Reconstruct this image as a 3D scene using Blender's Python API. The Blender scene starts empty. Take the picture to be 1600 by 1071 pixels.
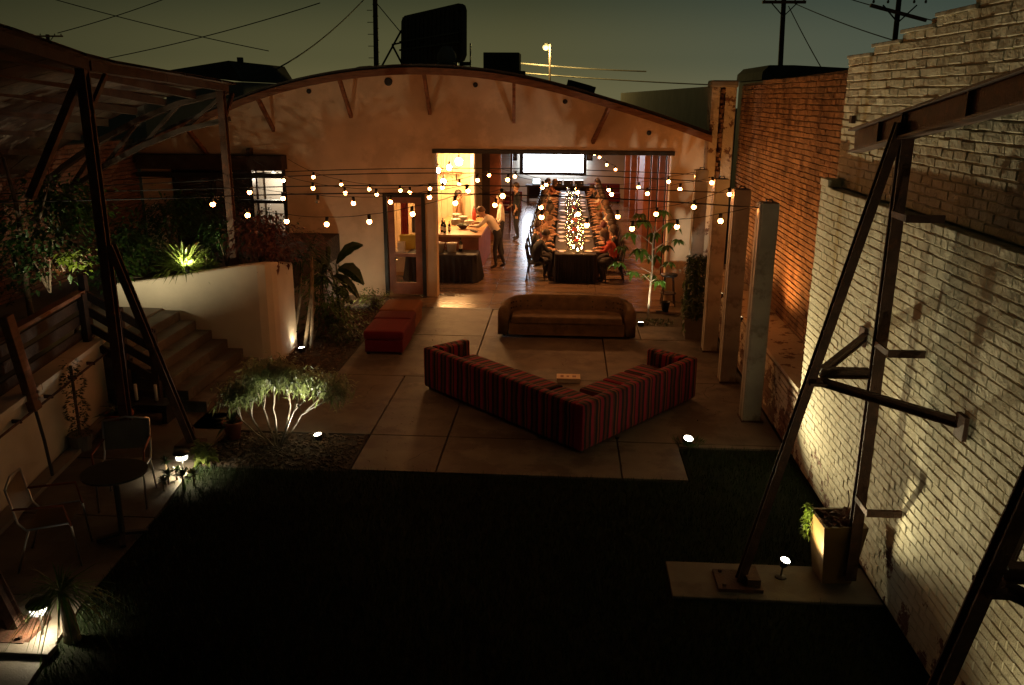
import bpy, bmesh, math, random
import numpy as np
from mathutils import Vector, Matrix, Euler
random.seed(7); np.random.seed(7)
R = math.radians
sc = bpy.context.scene
col = sc.collection

# ------------------------------------------------------------------ camera, sky, exposure
FPX, PITCH, YAW, ROLL, CAMZ = 1340.0, R(16.0), R(3.49), R(0.38), 4.3
fw = Vector((-math.sin(YAW)*math.cos(PITCH), math.cos(YAW)*math.cos(PITCH), -math.sin(PITCH)))
rt0 = Vector((math.cos(YAW), math.sin(YAW), 0)); up0 = rt0.cross(fw)
rt = math.cos(ROLL)*rt0 + math.sin(ROLL)*up0; upv = -math.sin(ROLL)*rt0 + math.cos(ROLL)*up0
EYE = Vector((0, 0, CAMZ))
cd = bpy.data.cameras.new("camera"); cam = bpy.data.objects.new("camera", cd); col.objects.link(cam)
cd.sensor_width = 36.0; cd.lens = 36.0*FPX/1600.0; cd.clip_start = 0.05; cd.clip_end = 1500
m3 = Matrix((rt, upv, -fw)).transposed()
cam.matrix_world = Matrix.Translation(EYE) @ m3.to_4x4()
sc.camera = cam

world = bpy.data.worlds.new("World"); sc.world = world; world.use_nodes = True
nt = world.node_tree; nt.nodes.clear()
wo = nt.nodes.new("ShaderNodeOutputWorld"); bg = nt.nodes.new("ShaderNodeBackground")
tc = nt.nodes.new("ShaderNodeTexCoord"); sx = nt.nodes.new("ShaderNodeSeparateXYZ")
nt.links.new(tc.outputs["Generated"], sx.inputs[0])
def wramp(stops):
    r = nt.nodes.new("ShaderNodeValToRGB"); r.color_ramp.interpolation = 'EASE'
    while len(r.color_ramp.elements) < len(stops): r.color_ramp.elements.new(0.5)
    for e, (p, c) in zip(r.color_ramp.elements, stops): e.position = p; e.color = (*c, 1)
    nt.links.new(sx.outputs["Z"], r.inputs[0]); return r
# night sky: town glow near the horizon, olive to the west, teal to the east, the same all the way round
ra = wramp([(0.0, (.122, .106, .044)), (.045, (.082, .077, .033)), (.13, (.028, .034, .017)), (.5, (.008, .010, .008))])
rb = wramp([(0.0, (.115, .122, .078)), (.045, (.076, .092, .066)), (.13, (.036, .056, .046)), (.5, (.008, .011, .010))])
mr = nt.nodes.new("ShaderNodeMapRange"); mr.inputs[1].default_value = -.05; mr.inputs[2].default_value = .38
nt.links.new(sx.outputs["X"], mr.inputs[0])
mx = nt.nodes.new("ShaderNodeMix"); mx.data_type = 'RGBA'
nt.links.new(mr.outputs[0], mx.inputs[0]); nt.links.new(ra.outputs[0], mx.inputs[6]); nt.links.new(rb.outputs[0], mx.inputs[7])
nt.links.new(mx.outputs[2], bg.inputs[0])
# the glow is strongest over the town straight ahead and fades away from it
gl = nt.nodes.new("ShaderNodeMapRange"); gl.interpolation_type = 'SMOOTHSTEP'
for i_, v_ in ((1, .80), (2, 1.0), (3, .50), (4, 1.02)): gl.inputs[i_].default_value = v_
nt.links.new(sx.outputs["Y"], gl.inputs[0]); nt.links.new(gl.outputs[0], bg.inputs[1])
nt.links.new(bg.outputs[0], wo.inputs[0])

sc.view_settings.view_transform = 'Standard'; sc.view_settings.look = 'None'
sc.view_settings.exposure = 0.0; sc.view_settings.gamma = 1.0; sc.view_settings.use_curve_mapping = False
sc.render.engine = 'CYCLES'
sc.cycles.use_denoising = True
sc.cycles.max_bounces = 6; sc.cycles.diffuse_bounces = 3; sc.cycles.glossy_bounces = 3
sc.cycles.transparent_max_bounces = 12
sc.cycles.sample_clamp_indirect = 4.0
sc.cycles.caustics_reflective = False; sc.cycles.caustics_refractive = False

# ------------------------------------------------------------------ pixel -> place (the photograph is 1600 x 1071)
def ray(px, py): return fw + rt*((px-800)/FPX) - upv*((py-535.5)/FPX)
def gp(px, py, z=0.0):
    d = ray(px, py); return EYE + d*((z-CAMZ)/d.z)
def aY(px, py, Y):
    d = ray(px, py); return EYE + d*(Y/d.y)
def aX(px, py, X):
    d = ray(px, py); return EYE + d*(X/d.x)
def proj(p):
    q = Vector(p)-EYE; z = q.dot(fw)
    return (800+FPX*q.dot(rt)/z, 535.5-FPX*q.dot(upv)/z, z)

# ------------------------------------------------------------------ materials
def mat(name, base, rough=.7, var=.25, scale=6.0, bump=.0, bscale=40.0, metal=0.0, spec=.5, dark=None, dscale=3.0, damt=.5, stretch=None, coat=0):
    m = bpy.data.materials.new(name); m.use_nodes = True
    t = m.node_tree; b = t.nodes["Principled BSDF"]
    b.inputs["Roughness"].default_value = rough; b.inputs["Metallic"].default_value = metal
    b.inputs["Specular IOR Level"].default_value = spec
    if coat: b.inputs["Coat Weight"].default_value = coat
    c = t.nodes.new("ShaderNodeTexCoord"); src = c.outputs["Object"]
    if stretch:
        mp = t.nodes.new("ShaderNodeMapping"); mp.inputs["Scale"].default_value = stretch
        t.links.new(src, mp.inputs[0]); src = mp.outputs[0]
    n = t.nodes.new("ShaderNodeTexNoise"); n.inputs["Scale"].default_value = scale; n.inputs["Detail"].default_value = 5
    t.links.new(src, n.inputs["Vector"])
    r = t.nodes.new("ShaderNodeValToRGB")
    r.color_ramp.elements[0].position = .3; r.color_ramp.elements[1].position = .72
    r.color_ramp.elements[0].color = (*[x*(1-var) for x in base], 1); r.color_ramp.elements[1].color = (*[min(1, x*(1+var)) for x in base], 1)
    t.links.new(n.outputs["Fac"], r.inputs[0]); out = r.outputs[0]
    if dark:
        n2 = t.nodes.new("ShaderNodeTexNoise"); n2.inputs["Scale"].default_value = dscale; n2.inputs["Detail"].default_value = 8
        n2.inputs["Roughness"].default_value = .65
        t.links.new(src, n2.inputs["Vector"])
        r2 = t.nodes.new("ShaderNodeValToRGB"); r2.color_ramp.elements[0].position = 1-damt-.04; r2.color_ramp.elements[1].position = 1-damt+.04
        t.links.new(n2.outputs["Fac"], r2.inputs[0])
        x = t.nodes.new("ShaderNodeMix"); x.data_type = 'RGBA'; x.inputs[7].default_value = (*dark, 1)
        t.links.new(r2.outputs[0], x.inputs[0]); t.links.new(out, x.inputs[6]); out = x.outputs[2]
    t.links.new(out, b.inputs["Base Color"])
    if bump:
        n3 = t.nodes.new("ShaderNodeTexNoise"); n3.inputs["Scale"].default_value = bscale; n3.inputs["Detail"].default_value = 4
        t.links.new(src, n3.inputs["Vector"])
        bp = t.nodes.new("ShaderNodeBump"); bp.inputs["Strength"].default_value = bump; bp.inputs["Distance"].default_value = .02
        t.links.new(n3.outputs["Fac"], bp.inputs["Height"]); t.links.new(bp.outputs[0], b.inputs["Normal"])
    return m
def emit(name, c, s, base=(0, 0, 0)):
    m = bpy.data.materials.new(name); m.use_nodes = True; b = m.node_tree.nodes["Principled BSDF"]
    b.inputs["Base Color"].default_value = (*base, 1)
    b.inputs["Emission Color"].default_value = (*c, 1); b.inputs["Emission Strength"].default_value = s
    return m
def glassmat(name, tint=(1, 1, 1), gl=.06):
    m = bpy.data.materials.new(name); m.use_nodes = True; t = m.node_tree; t.nodes.clear()
    o = t.nodes.new("ShaderNodeOutputMaterial"); a = t.nodes.new("ShaderNodeBsdfTransparent"); g = t.nodes.new("ShaderNodeBsdfGlossy")
    a.inputs[0].default_value = (*tint, 1); g.inputs[1].default_value = .02
    x = t.nodes.new("ShaderNodeMixShader"); x.inputs[0].default_value = gl
    t.links.new(a.outputs[0], x.inputs[1]); t.links.new(g.outputs[0], x.inputs[2]); t.links.new(x.outputs[0], o.inputs[0]); return m
def leafmat(name, base, var=.45, rough=.45, trans=.25):
    m = mat(name, base, rough, var, 9.0); b = m.node_tree.nodes["Principled BSDF"]
    t = m.node_tree; o = [n for n in t.nodes if n.type == 'OUTPUT_MATERIAL'][0]
    tr = t.nodes.new("ShaderNodeBsdfTranslucent"); tr.inputs[0].default_value = (base[0]*1.3, base[1]*1.5, base[2]*.7, 1)
    x = t.nodes.new("ShaderNodeMixShader"); x.inputs[0].default_value = trans
    t.links.new(b.outputs[0], x.inputs[1]); t.links.new(tr.outputs[0], x.inputs[2]); t.links.new(x.outputs[0], o.inputs[0]); return m

M = {}
M['stucco'] = mat('stucco', (.66, .50, .35), .85, .15, 1.6, .25, 55, dark=(.54, .40, .27), dscale=.7, damt=.45)
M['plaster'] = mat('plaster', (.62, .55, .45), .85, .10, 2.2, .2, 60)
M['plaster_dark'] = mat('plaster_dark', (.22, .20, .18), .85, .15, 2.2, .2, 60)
M['concrete'] = mat('concrete', (.115, .10, .085), .65, .3, 2.3, .2, 70, dark=(.062, .052, .043), dscale=1.3, damt=.46)
M['slabground'] = mat('joint_dirt', (.03, .027, .022), .95)
M['floor'] = mat('polished_floor', (.20, .145, .10), .24, .35, 1.3, .16, 3.0, stretch=(.5, 2.2, 1), dark=(.13, .10, .08), dscale=1.1, damt=.45)
M['soil'] = mat('mulch', (.045, .034, .024), .95, .7, 30, .9, 60)
M['lawn'] = mat('lawn_earth', (.008, .012, .005), .95, .4, 20, .6, 80, spec=.1)
M['grass'] = leafmat('grass_blades', (.009, .026, .006), .5, .6, .12)
M['timber'] = mat('red_timber', (.20, .085, .045), .7, .35, 4, .3, 40, stretch=(1, 1, 6))
M['wood_dark'] = mat('weathered_timber', (.042, .025, .018), .8, .4, 5, .35, 40, dark=(.04, .03, .025), dscale=2.5, damt=.4)
M['deck'] = mat('roof_boards', (.06, .04, .03), .85, .5, 3, .4, 30, dark=(.16, .13, .10), dscale=1.2, damt=.38)
M['rust'] = mat('rusted_steel', (.075, .036, .024), .7, .4, 8, .35, 60, metal=.3, dark=(.13, .05, .025), dscale=5, damt=.4)
M['black_metal'] = mat('black_metal', (.02, .02, .02), .5, .3, 10, metal=.2)
M['chrome'] = mat('bare_steel', (.55, .55, .55), .3, .1, 10, metal=1.0)
M['column'] = mat('painted_column', (.36, .33, .28), .6, .2, 3, .2, 30, dark=(.22, .19, .15), dscale=2.6, damt=.42)
M['roofing'] = mat('roofing_felt', (.06, .055, .05), .9, .3, 3)
M['black_cloth'] = mat('black_cloth', (.018, .016, .018), .8, .3, 5, .3, 12)
M['wood'] = mat('oak_counter', (.48, .27, .13), .4, .2, 3, .1, 30, stretch=(1, .2, 1))
M['panel'] = mat('pale_boards', (.62, .47, .30), .6, .12, 4)
M['wood_post'] = mat('stained_posts', (.24, .09, .05), .55, .3, 4)
M['leaf'] = leafmat('leaf_green', (.055, .11, .03))
M['leaf_dark'] = leafmat('leaf_dark', (.022, .048, .014), .5, .4, .15)
M['leaf_silver'] = leafmat('leaf_silver', (.26, .27, .19), .35, .5, .25)
M['leaf_lime'] = leafmat('leaf_lime', (.11, .145, .035), .35, .5, .3)
M['leaf_red'] = leafmat('leaf_red', (.10, .035, .03), .5, .5, .2)
M['bark'] = mat('bark', (.20, .155, .105), .85, .4, 14, .5, 30)
M['bark_dark'] = mat('bark_dark', (.09, .065, .045), .9, .4, 14, .5, 30)
M['terracotta'] = mat('terracotta', (.27, .075, .040), .75, .25, 5, .2, 40)
M['pot'] = mat('glazed_pot', (.15, .085, .03), .35, .25, 3, .1, 20)
M['pot_grey'] = mat('cast_pot', (.16, .14, .12), .7, .2, 4, .2, 30)
M['red_fabric'] = mat('red_fabric', (.13, .004, .016), .9, .15, 5, .2, 90)
M['maroon_fabric'] = mat('maroon_fabric', (.10, .007, .014), .9, .15, 5, .2, 90)
M['orange_fabric'] = mat('orange_fabric', (.19, .065, .022), .9, .15, 5, .2, 90)
M['tan_velvet'] = mat('tan_velvet', (.125, .082, .042), .8, .4, 7, .5, 16)
M['bulb'] = emit('lit_bulb', (1, .33, .085), 74)
M['bulb_off'] = mat('dead_bulb', (.35, .3, .25), .2)
M['warm_lamp'] = emit('warm_lamp', (1, .50, .17), 620)
M['candle_flame'] = emit('candle_flame', (1, .48, .14), 320)
M['cool_lens'] = emit('flood_lens', (1, .93, .72), 30)
M['dim_lens'] = emit('path_lamp_ring', (1, .92, .72), 5)
M['dim_lens_warm'] = emit('warm_lens', (1, .70, .35), 9)
M['screen'] = emit('projected_light', (.80, .88, 1.0), 13)
M['laptop'] = emit('laptop_screen', (.85, 1, 1), 3.0)
M['street'] = emit('sodium_lamp', (1, .72, .25), 2.2)
M['cable'] = mat('rubber_cable', (.015, .012, .012), .7)
M['glass'] = glassmat('pane_glass')
M['wine_glass'] = glassmat('clear_glass', (.95, .95, .95), .55)
M['yellow_card'] = mat('yellow_card', (.50, .38, .06), .7, .1, 5)
M['bottle'] = mat('dark_bottle', (.012, .02, .010), .12, .2, 5)
M['white_china'] = mat('white_china', (.62, .58, .51), .3, .05, 5)
M['skin'] = mat('skin', (.42, .24, .16), .55, .08, 8)
M['hair'] = mat('dark_hair', (.03, .018, .012), .6, .3, 20)
M['hair_brown'] = mat('brown_hair', (.10, .05, .025), .6, .3, 20)
M['denim'] = mat('dark_trousers', (.025, .025, .032), .8, .2, 8)
for n, c in dict(shirt_black=(.02, .022, .026), shirt_red=(.42, .06, .04), shirt_white=(.66, .62, .55), shirt_tan=(.30, .18, .10), shirt_rust=(.28, .10, .05), shirt_plum=(.12, .04, .06), shirt_blue=(.05, .07, .13), shirt_olive=(.14, .12, .06)).items():
    M[n] = mat(n, c, .85, .15, 6, .2, 30)
SHIRTS = ['shirt_tan', 'shirt_rust', 'shirt_black', 'shirt_plum', 'shirt_white', 'shirt_blue', 'shirt_olive', 'shirt_rust', 'shirt_black']

def brickmat(name, paint, raw, flake, rnd=.16, low=True, streak=None, stain=None):
    """painted or bare brick: colour per brick, flaking that is denser near the ground, rain streaks"""
    m = bpy.data.materials.new(name); m.use_nodes = True; t = m.node_tree; b = t.nodes["Principled BSDF"]
    b.inputs["Roughness"].default_value = .85
    g = t.nodes.new("ShaderNodeNewGeometry"); pos = g.outputs["Position"]
    sp = t.nodes.new("ShaderNodeSeparateXYZ"); t.links.new(pos, sp.inputs[0])
    # one value per brick: random per mesh island
    r = t.nodes.new("ShaderNodeValToRGB"); r.color_ramp.elements[0].color = (*[c*(1-rnd) for c in paint], 1); r.color_ramp.elements[1].color = (*[min(1, c*(1+rnd)) for c in paint], 1)
    wn = t.nodes.new("ShaderNodeTexNoise"); wn.inputs["Scale"].default_value = 5.3; wn.inputs["Detail"].default_value = 6; t.links.new(pos, wn.inputs["Vector"])
    ad = t.nodes.new("ShaderNodeMath"); ad.operation = 'MULTIPLY_ADD'; ad.inputs[1].default_value = .45
    t.links.new(g.outputs["Random Per Island"], ad.inputs[0])
    sb = t.nodes.new("ShaderNodeMath"); sb.operation = 'MULTIPLY'; sb.inputs[1].default_value = .55; t.links.new(wn.outputs["Fac"], sb.inputs[0]); t.links.new(sb.outputs[0], ad.inputs[2])
    t.links.new(ad.outputs[0], r.inputs[0])
    n = t.nodes.new("ShaderNodeTexNoise"); n.inputs["Scale"].default_value = 3.4; n.inputs["Detail"].default_value = 9; n.inputs["Roughness"].default_value = .7
    t.links.new(pos, n.inputs["Vector"])
    fac = n.outputs["Fac"]
    if low:
        h = t.nodes.new("ShaderNodeMapRange"); h.inputs[1].default_value = .05; h.inputs[2].default_value = .75; h.inputs[3].default_value = .16; h.inputs[4].default_value = 0
        t.links.new(sp.outputs["Z"], h.inputs[0])
        a2 = t.nodes.new("ShaderNodeMath"); a2.operation = 'ADD'; t.links.new(fac, a2.inputs[0]); t.links.new(h.outputs[0], a2.inputs[1]); fac = a2.outputs[0]
    r2 = t.nodes.new("ShaderNodeValToRGB"); r2.color_ramp.elements[0].position = flake; r2.color_ramp.elements[1].position = flake+.03
    t.links.new(fac, r2.inputs[0])
    x = t.nodes.new("ShaderNodeMix"); x.data_type = 'RGBA'; x.inputs[7].default_value = (*raw, 1)
    t.links.new(r2.outputs[0], x.inputs[0]); t.links.new(r.outputs[0], x.inputs[6]); out = x.outputs[2]
    if stain:
        mpn = t.nodes.new("ShaderNodeMapping"); mpn.inputs["Scale"].default_value = (1, 1.6, .28); t.links.new(pos, mpn.inputs[0])
        sn = t.nodes.new("ShaderNodeTexNoise"); sn.inputs["Scale"].default_value = 1.5; sn.inputs["Detail"].default_value = 7; t.links.new(mpn.outputs[0], sn.inputs["Vector"])
        sr = t.nodes.new("ShaderNodeValToRGB"); sr.color_ramp.elements[0].position = .35; sr.color_ramp.elements[0].color = (*stain, 1); sr.color_ramp.elements[1].position = .62; sr.color_ramp.elements[1].color = (1, 1, 1, 1)
        t.links.new(sn.outputs["Fac"], sr.inputs[0]); xs = t.nodes.new("ShaderNodeMix"); xs.data_type = 'RGBA'; xs.blend_type = 'MULTIPLY'; xs.inputs[0].default_value = 1
        t.links.new(out, xs.inputs[6]); t.links.new(sr.outputs[0], xs.inputs[7]); out = xs.outputs[2]
    if streak:
        for (yc, wd, colr, amt, zt) in streak:
            d = t.nodes.new("ShaderNodeMath"); d.operation = 'SUBTRACT'; d.inputs[1].default_value = yc; t.links.new(sp.outputs["Y"], d.inputs[0])
            w2 = t.nodes.new("ShaderNodeTexNoise"); w2.inputs["Scale"].default_value = 2.0; t.links.new(pos, w2.inputs["Vector"])
            wob = t.nodes.new("ShaderNodeMath"); wob.operation = 'MULTIPLY_ADD'; wob.inputs[1].default_value = .12; t.links.new(w2.outputs["Fac"], wob.inputs[0]); t.links.new(d.outputs[0], wob.inputs[2])
            ab = t.nodes.new("ShaderNodeMath"); ab.operation = 'ABSOLUTE'; t.links.new(wob.outputs[0], ab.inputs[0])
            mr_ = t.nodes.new("ShaderNodeMapRange"); mr_.inputs[1].default_value = 0; mr_.inputs[2].default_value = wd; mr_.inputs[3].default_value = amt; mr_.inputs[4].default_value = 0
            t.links.new(ab.outputs[0], mr_.inputs[0])
            zr = t.nodes.new("ShaderNodeMapRange"); zr.inputs[1].default_value = zt-2.2; zr.inputs[2].default_value = zt-.2; zr.inputs[3].default_value = .25; zr.inputs[4].default_value = 1
            t.links.new(sp.outputs["Z"], zr.inputs[0])
            mu = t.nodes.new("ShaderNodeMath"); mu.operation = 'MULTIPLY'; t.links.new(mr_.outputs[0], mu.inputs[0]); t.links.new(zr.outputs[0], mu.inputs[1])
            x2 = t.nodes.new("ShaderNodeMix"); x2.data_type = 'RGBA'; x2.inputs[7].default_value = (*colr, 1)
            t.links.new(mu.outputs[0], x2.inputs[0]); t.links.new(out, x2.inputs[6]); out = x2.outputs[2]
    t.links.new(out, b.inputs["Base Color"])
    nb = t.nodes.new("ShaderNodeTexNoise"); nb.inputs["Scale"].default_value = 45; nb.inputs["Detail"].default_value = 5; t.links.new(pos, nb.inputs["Vector"])
    bp = t.nodes.new("ShaderNodeBump"); bp.inputs["Strength"].default_value = .6; bp.inputs["Distance"].default_value = .016
    nl = t.nodes.new("ShaderNodeTexNoise"); nl.inputs["Scale"].default_value = 11; nl.inputs["Detail"].default_value = 3; t.links.new(pos, nl.inputs["Vector"]); am_ = t.nodes.new("ShaderNodeMath"); am_.operation = 'MULTIPLY_ADD'; am_.inputs[1].default_value = 2.2; t.links.new(nl.outputs["Fac"], am_.inputs[0]); t.links.new(nb.outputs["Fac"], am_.inputs[2])
    t.links.new(am_.outputs[0], bp.inputs["Height"]); t.links.new(bp.outputs[0], b.inputs["Normal"])
    return m
M['brick_white'] = brickmat('painted_brick', (.62, .57, .44), (.17, .075, .05), .66, .07, True, [(9.35, .10, (.34, .22, .05), .75, 3.4), (8.85, .05, (.36, .26, .10), .5, 3.4)], (.80, .76, .68))
M['mortar_white'] = mat('painted_mortar', (.40, .36, .27), .95, .4, 9)
M['brick_orange'] = brickmat('bare_brick', (.27, .155, .095), (.13, .055, .03), .54, .35, False, None, (.50, .42, .36))
M['mortar_orange'] = mat('bare_mortar', (.16, .115, .08), .95, .3, 9)
M['brick_dark'] = brickmat('dark_brick', (.20, .10, .065), (.12, .06, .04), .62, .25, False)
M['mortar_dark'] = mat('dark_mortar', (.07, .055, .04), .95, .3, 9)
M['brick_pale'] = brickmat('worn_brick', (.50, .42, .32), (.14, .07, .045), .56, .18, True)

# ------------------------------------------------------------------ mesh building
WT = {}
class MB:
    def __init__(s): s.v = []; s.f = []
    def box(s, c, d, rot=None):
        c = Vector(c); hx, hy, hz = d[0]/2, d[1]/2, d[2]/2; n = len(s.v)
        for x in (-hx, hx):
            for y in (-hy, hy):
                for z in (-hz, hz):
                    p = Vector((x, y, z))
                    if rot is not None: p = rot @ p
                    s.v.append(c+p)
        s.f += [(n, n+1, n+3, n+2), (n+4, n+6, n+7, n+5), (n, n+4, n+5, n+1), (n+2, n+3, n+7, n+6), (n, n+2, n+6, n+4), (n+1, n+5, n+7, n+3)]
        return s
    def b2(s, a, b):
        a = Vector(a); b = Vector(b); return s.box((a+b)/2, (abs(b.x-a.x), abs(b.y-a.y), abs(b.z-a.z)))
    def bar(s, p, q, w, h=None, up=(0, 0, 1)):
        p = Vector(p); q = Vector(q); h = h or w; d = (q-p).normalized(); u = Vector(up)
        if abs(d.dot(u)) > .98: u = Vector((0, 1, 0))
        x = d.cross(u).normalized(); z = x.cross(d)
        return s.box((p+q)/2, (w, (q-p).length, h), Matrix((x, d, z)).transposed())
    def ibeam(s, p, q, w, h, t=.02, up=(0, 0, 1)):
        p = Vector(p); q = Vector(q); d = (q-p).normalized(); u = Vector(up)
        if abs(d.dot(u)) > .98: u = Vector((0, 1, 0))
        x = d.cross(u).normalized(); z = x.cross(d)
        s.bar(p+z*(h/2-t/2), q+z*(h/2-t/2), w, t, up); s.bar(p-z*(h/2-t/2), q-z*(h/2-t/2), w, t, up)
        s.bar(p, q, t, h-2*t, up); return s
    def tube(s, pts, rad, n=8, cap=True):
        pts = [Vector(p) for p in pts]
        if not isinstance(rad, (list, tuple)): rad = [rad]*len(pts)
        a0 = len(s.v); ref = None
        for i, p in enumerate(pts):
            d = (pts[min(i+1, len(pts)-1)]-pts[max(i-1, 0)]).normalized()
            if ref is None or abs(ref.dot(d)) > .97: ref = Vector((0, 0, 1)) if abs(d.z) < .9 else Vector((1, 0, 0))
            x = d.cross(ref).normalized(); y = x.cross(d)
            for k in range(n):
                a = 2*math.pi*k/n; s.v.append(p+(x*math.cos(a)+y*math.sin(a))*rad[i])
        for i in range(len(pts)-1):
            for k in range(n):
                a = a0+i*n+k; b = a0+i*n+(k+1) % n; s.f.append((a, b, b+n, a+n))
        if cap:
            s.f.append(tuple(a0+k for k in range(n))[::-1]); e = a0+(len(pts)-1)*n; s.f.append(tuple(e+k for k in range(n)))
        return s
    def lathe(s, prof, c=(0, 0, 0), n=16, rot=None):
        c = Vector(c); a0 = len(s.v)
        for r, z in prof:
            for k in range(n):
                a = 2*math.pi*k/n; p = Vector((r*math.cos(a), r*math.sin(a), z))
                if rot is not None: p = rot @ p
                s.v.append(c+p)
        for i in range(len(prof)-1):
            for k in range(n):
                a = a0+i*n+k; b = a0+i*n+(k+1) % n; s.f.append((a, b, b+n, a+n))
        s.f.append(tuple(a0+k for k in range(n))[::-1]); e = a0+(len(prof)-1)*n; s.f.append(tuple(e+k for k in range(n)))
        return s
    def ball(s, c, r, n=10, sq=(1, 1, 1)):
        prof = [(max(.0005, math.sin(math.pi*i/(n//2+2)))*r, -math.cos(math.pi*i/(n//2+2))*r*sq[2]) for i in range(n//2+3)]
        a = len(s.v); s.lathe(prof, c, n)
        if sq[0] != 1 or sq[1] != 1:
            for i in range(a, len(s.v)):
                p = s.v[i]; s.v[i] = Vector((c[0]+(p.x-c[0])*sq[0], c[1]+(p.y-c[1])*sq[1], p.z))
        return s
    def prism(s, poly, z0, z1):
        n = len(poly); a = len(s.v)
        for z in (z0, z1):
            for p in poly: s.v.append(Vector((p[0], p[1], z)))
        s.f.append(tuple(range(a, a+n))[::-1]); s.f.append(tuple(range(a+n, a+2*n)))
        for k in range(n): s.f.append((a+k, a+(k+1) % n, a+n+(k+1) % n, a+n+k))
        return s
    def quad(s, *p):
        a = len(s.v); s.v += [Vector(q) for q in p]; s.f.append(tuple(range(a, a+len(p)))); return s
    def leaf(s, p, d, L, W, droop=.3, up=(0, 0, 1), fold=.15, seg=2):
        """a pointed blade from p along d, folded along its midrib, drooping"""
        p = Vector(p); d = Vector(d).normalized(); u = Vector(up)
        x = d.cross(u)
        if x.length < .05: x = d.cross(Vector((1, 0, 0)))
        x.normalize(); nrm = x.cross(d)
        prof = [(0, .12), (.35, 1), (.7, .8), (1, .03)] if seg > 1 else [(0, .15), (.45, 1), (1, .03)]
        a = len(s.v)
        for t, w in prof:
            q = p+d*(L*t)+Vector((0, 0, -droop*L*t*t))
            s.v += [q-x*(W/2*w)+nrm*(fold*W*w), q, q+x*(W/2*w)+nrm*(fold*W*w)]
        for i in range(len(prof)-1):
            b = a+3*i; s.f += [(b, b+1, b+4, b+3), (b+1, b+2, b+5, b+4)]
        return s
    def mesh(s, name, m, off=Vector((0, 0, 0)), smooth=False, bevel=0):
        me = bpy.data.meshes.new(name)
        me.from_pydata([tuple(Vector(v)-off) for v in s.v], [], s.f); me.update()
        if bevel:
            bm = bmesh.new(); bm.from_mesh(me); bmesh.ops.recalc_face_normals(bm, faces=bm.faces)
            bmesh.ops.bevel(bm, geom=bm.edges[:], offset=bevel, segments=2, affect='EDGES', profile=.6, clamp_overlap=True); bm.to_mesh(me); bm.free()
        elif len(s.f) < 60000:
            bm = bmesh.new(); bm.from_mesh(me); bmesh.ops.recalc_face_normals(bm, faces=bm.faces); bm.to_mesh(me); bm.free()
        if m is not None: me.materials.append(M[m] if isinstance(m, str) else m)
        if smooth: me.polygons.foreach_set('use_smooth', [True]*len(me.polygons))
        return me
    def build(s, name, m, parent=None, smooth=False, bevel=0, org=None):
        """one mesh object; its vertices are in world coordinates"""
        off = WT.get(parent.name, Vector((0, 0, 0))) if parent else Vector(org or (0, 0, 0))
        o = bpy.data.objects.new(name, s.mesh(name, m, off, smooth, bevel)); col.objects.link(o)
        if parent: o.parent = parent; WT[o.name] = off
        else: o.location = off; WT[o.name] = off
        return o
def tag(o, label=None, cat=None, group=None, kind=None):
    if label: o['label'] = label
    if cat: o['category'] = cat
    if group: o['group'] = group
    if kind: o['kind'] = kind
    return o
def thing(name, label, cat, loc=(0, 0, 0), group=None):
    o = bpy.data.objects.new(name, None); col.objects.link(o); o.location = loc; o.empty_display_size = .2
    WT[o.name] = Vector(loc); return tag(o, label, cat, group)
def structure(name, loc=(0, 0, 0)):
    o = bpy.data.objects.new(name, None); col.objects.link(o); o.location = loc; WT[o.name] = Vector(loc); o['kind'] = 'structure'; return o
KIDS = {}
def dup(root, loc, rz=0.0, label=None, group=None, swap=None, scale=None):
    def cp(o, par):
        c = o.copy(); col.objects.link(c)
        if par is not None: c.parent = par
        for ch in o.children: cp(ch, c)
        return c
    r = cp(root, None); r.location = loc; r.rotation_euler = (0, 0, rz)
    if scale: r.scale = scale
    if label: r['label'] = label
    if group: r['group'] = group
    WT[r.name] = Vector(loc)
    return r
def lamp(name, kind, loc, power, color, parent, size=.05, aim=None, cone=90, blend=.6):
    """the light a lamp gives; child of that lamp"""
    l = bpy.data.lights.new(name, kind); l.energy = power; l.color = color
    if kind == 'SPOT': l.spot_size = R(cone); l.spot_blend = blend
    l.shadow_soft_size = size
    o = bpy.data.objects.new(name, l); col.objects.link(o)
    off = WT.get(parent.name, Vector((0, 0, 0)))
    o.parent = parent; o.location = Vector(loc)-off
    if aim is not None:
        d = (Vector(aim)-Vector(loc)).normalized(); o.rotation_euler = d.to_track_quat('-Z', 'Y').to_euler()
    return o
def cr(tab, x):
    """smooth interpolation through (x, y) points"""
    xs = [a for a, b in tab]
    if x <= xs[0]: i = 0
    elif x >= xs[-1]: i = len(xs)-2
    else: i = max(k for k in range(len(xs)-1) if xs[k] <= x)
    p = lambda k: tab[max(0, min(len(tab)-1, k))][1]
    t = (x-xs[i])/(xs[i+1]-xs[i]); p0, p1, p2, p3 = p(i-1), p(i), p(i+1), p(i+2)
    t = max(0, min(1, t))
    return .5*((2*p1)+(-p0+p2)*t+(2*p0-5*p1+4*p2-p3)*t*t+(-p0+3*p1-3*p2+p3)*t**3)
ARCH = [(-11, 2.0), (-9.4, 2.95), (-7.9, 3.62), (-6.2, 4.25), (-4.6, 4.60), (-2.9, 4.72), (-1.1, 4.56), (.8, 4.10), (2.9, 3.44), (5.0, 2.62)]
arch = lambda x: cr(ARCH, x)
rnd = random.uniform

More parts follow.
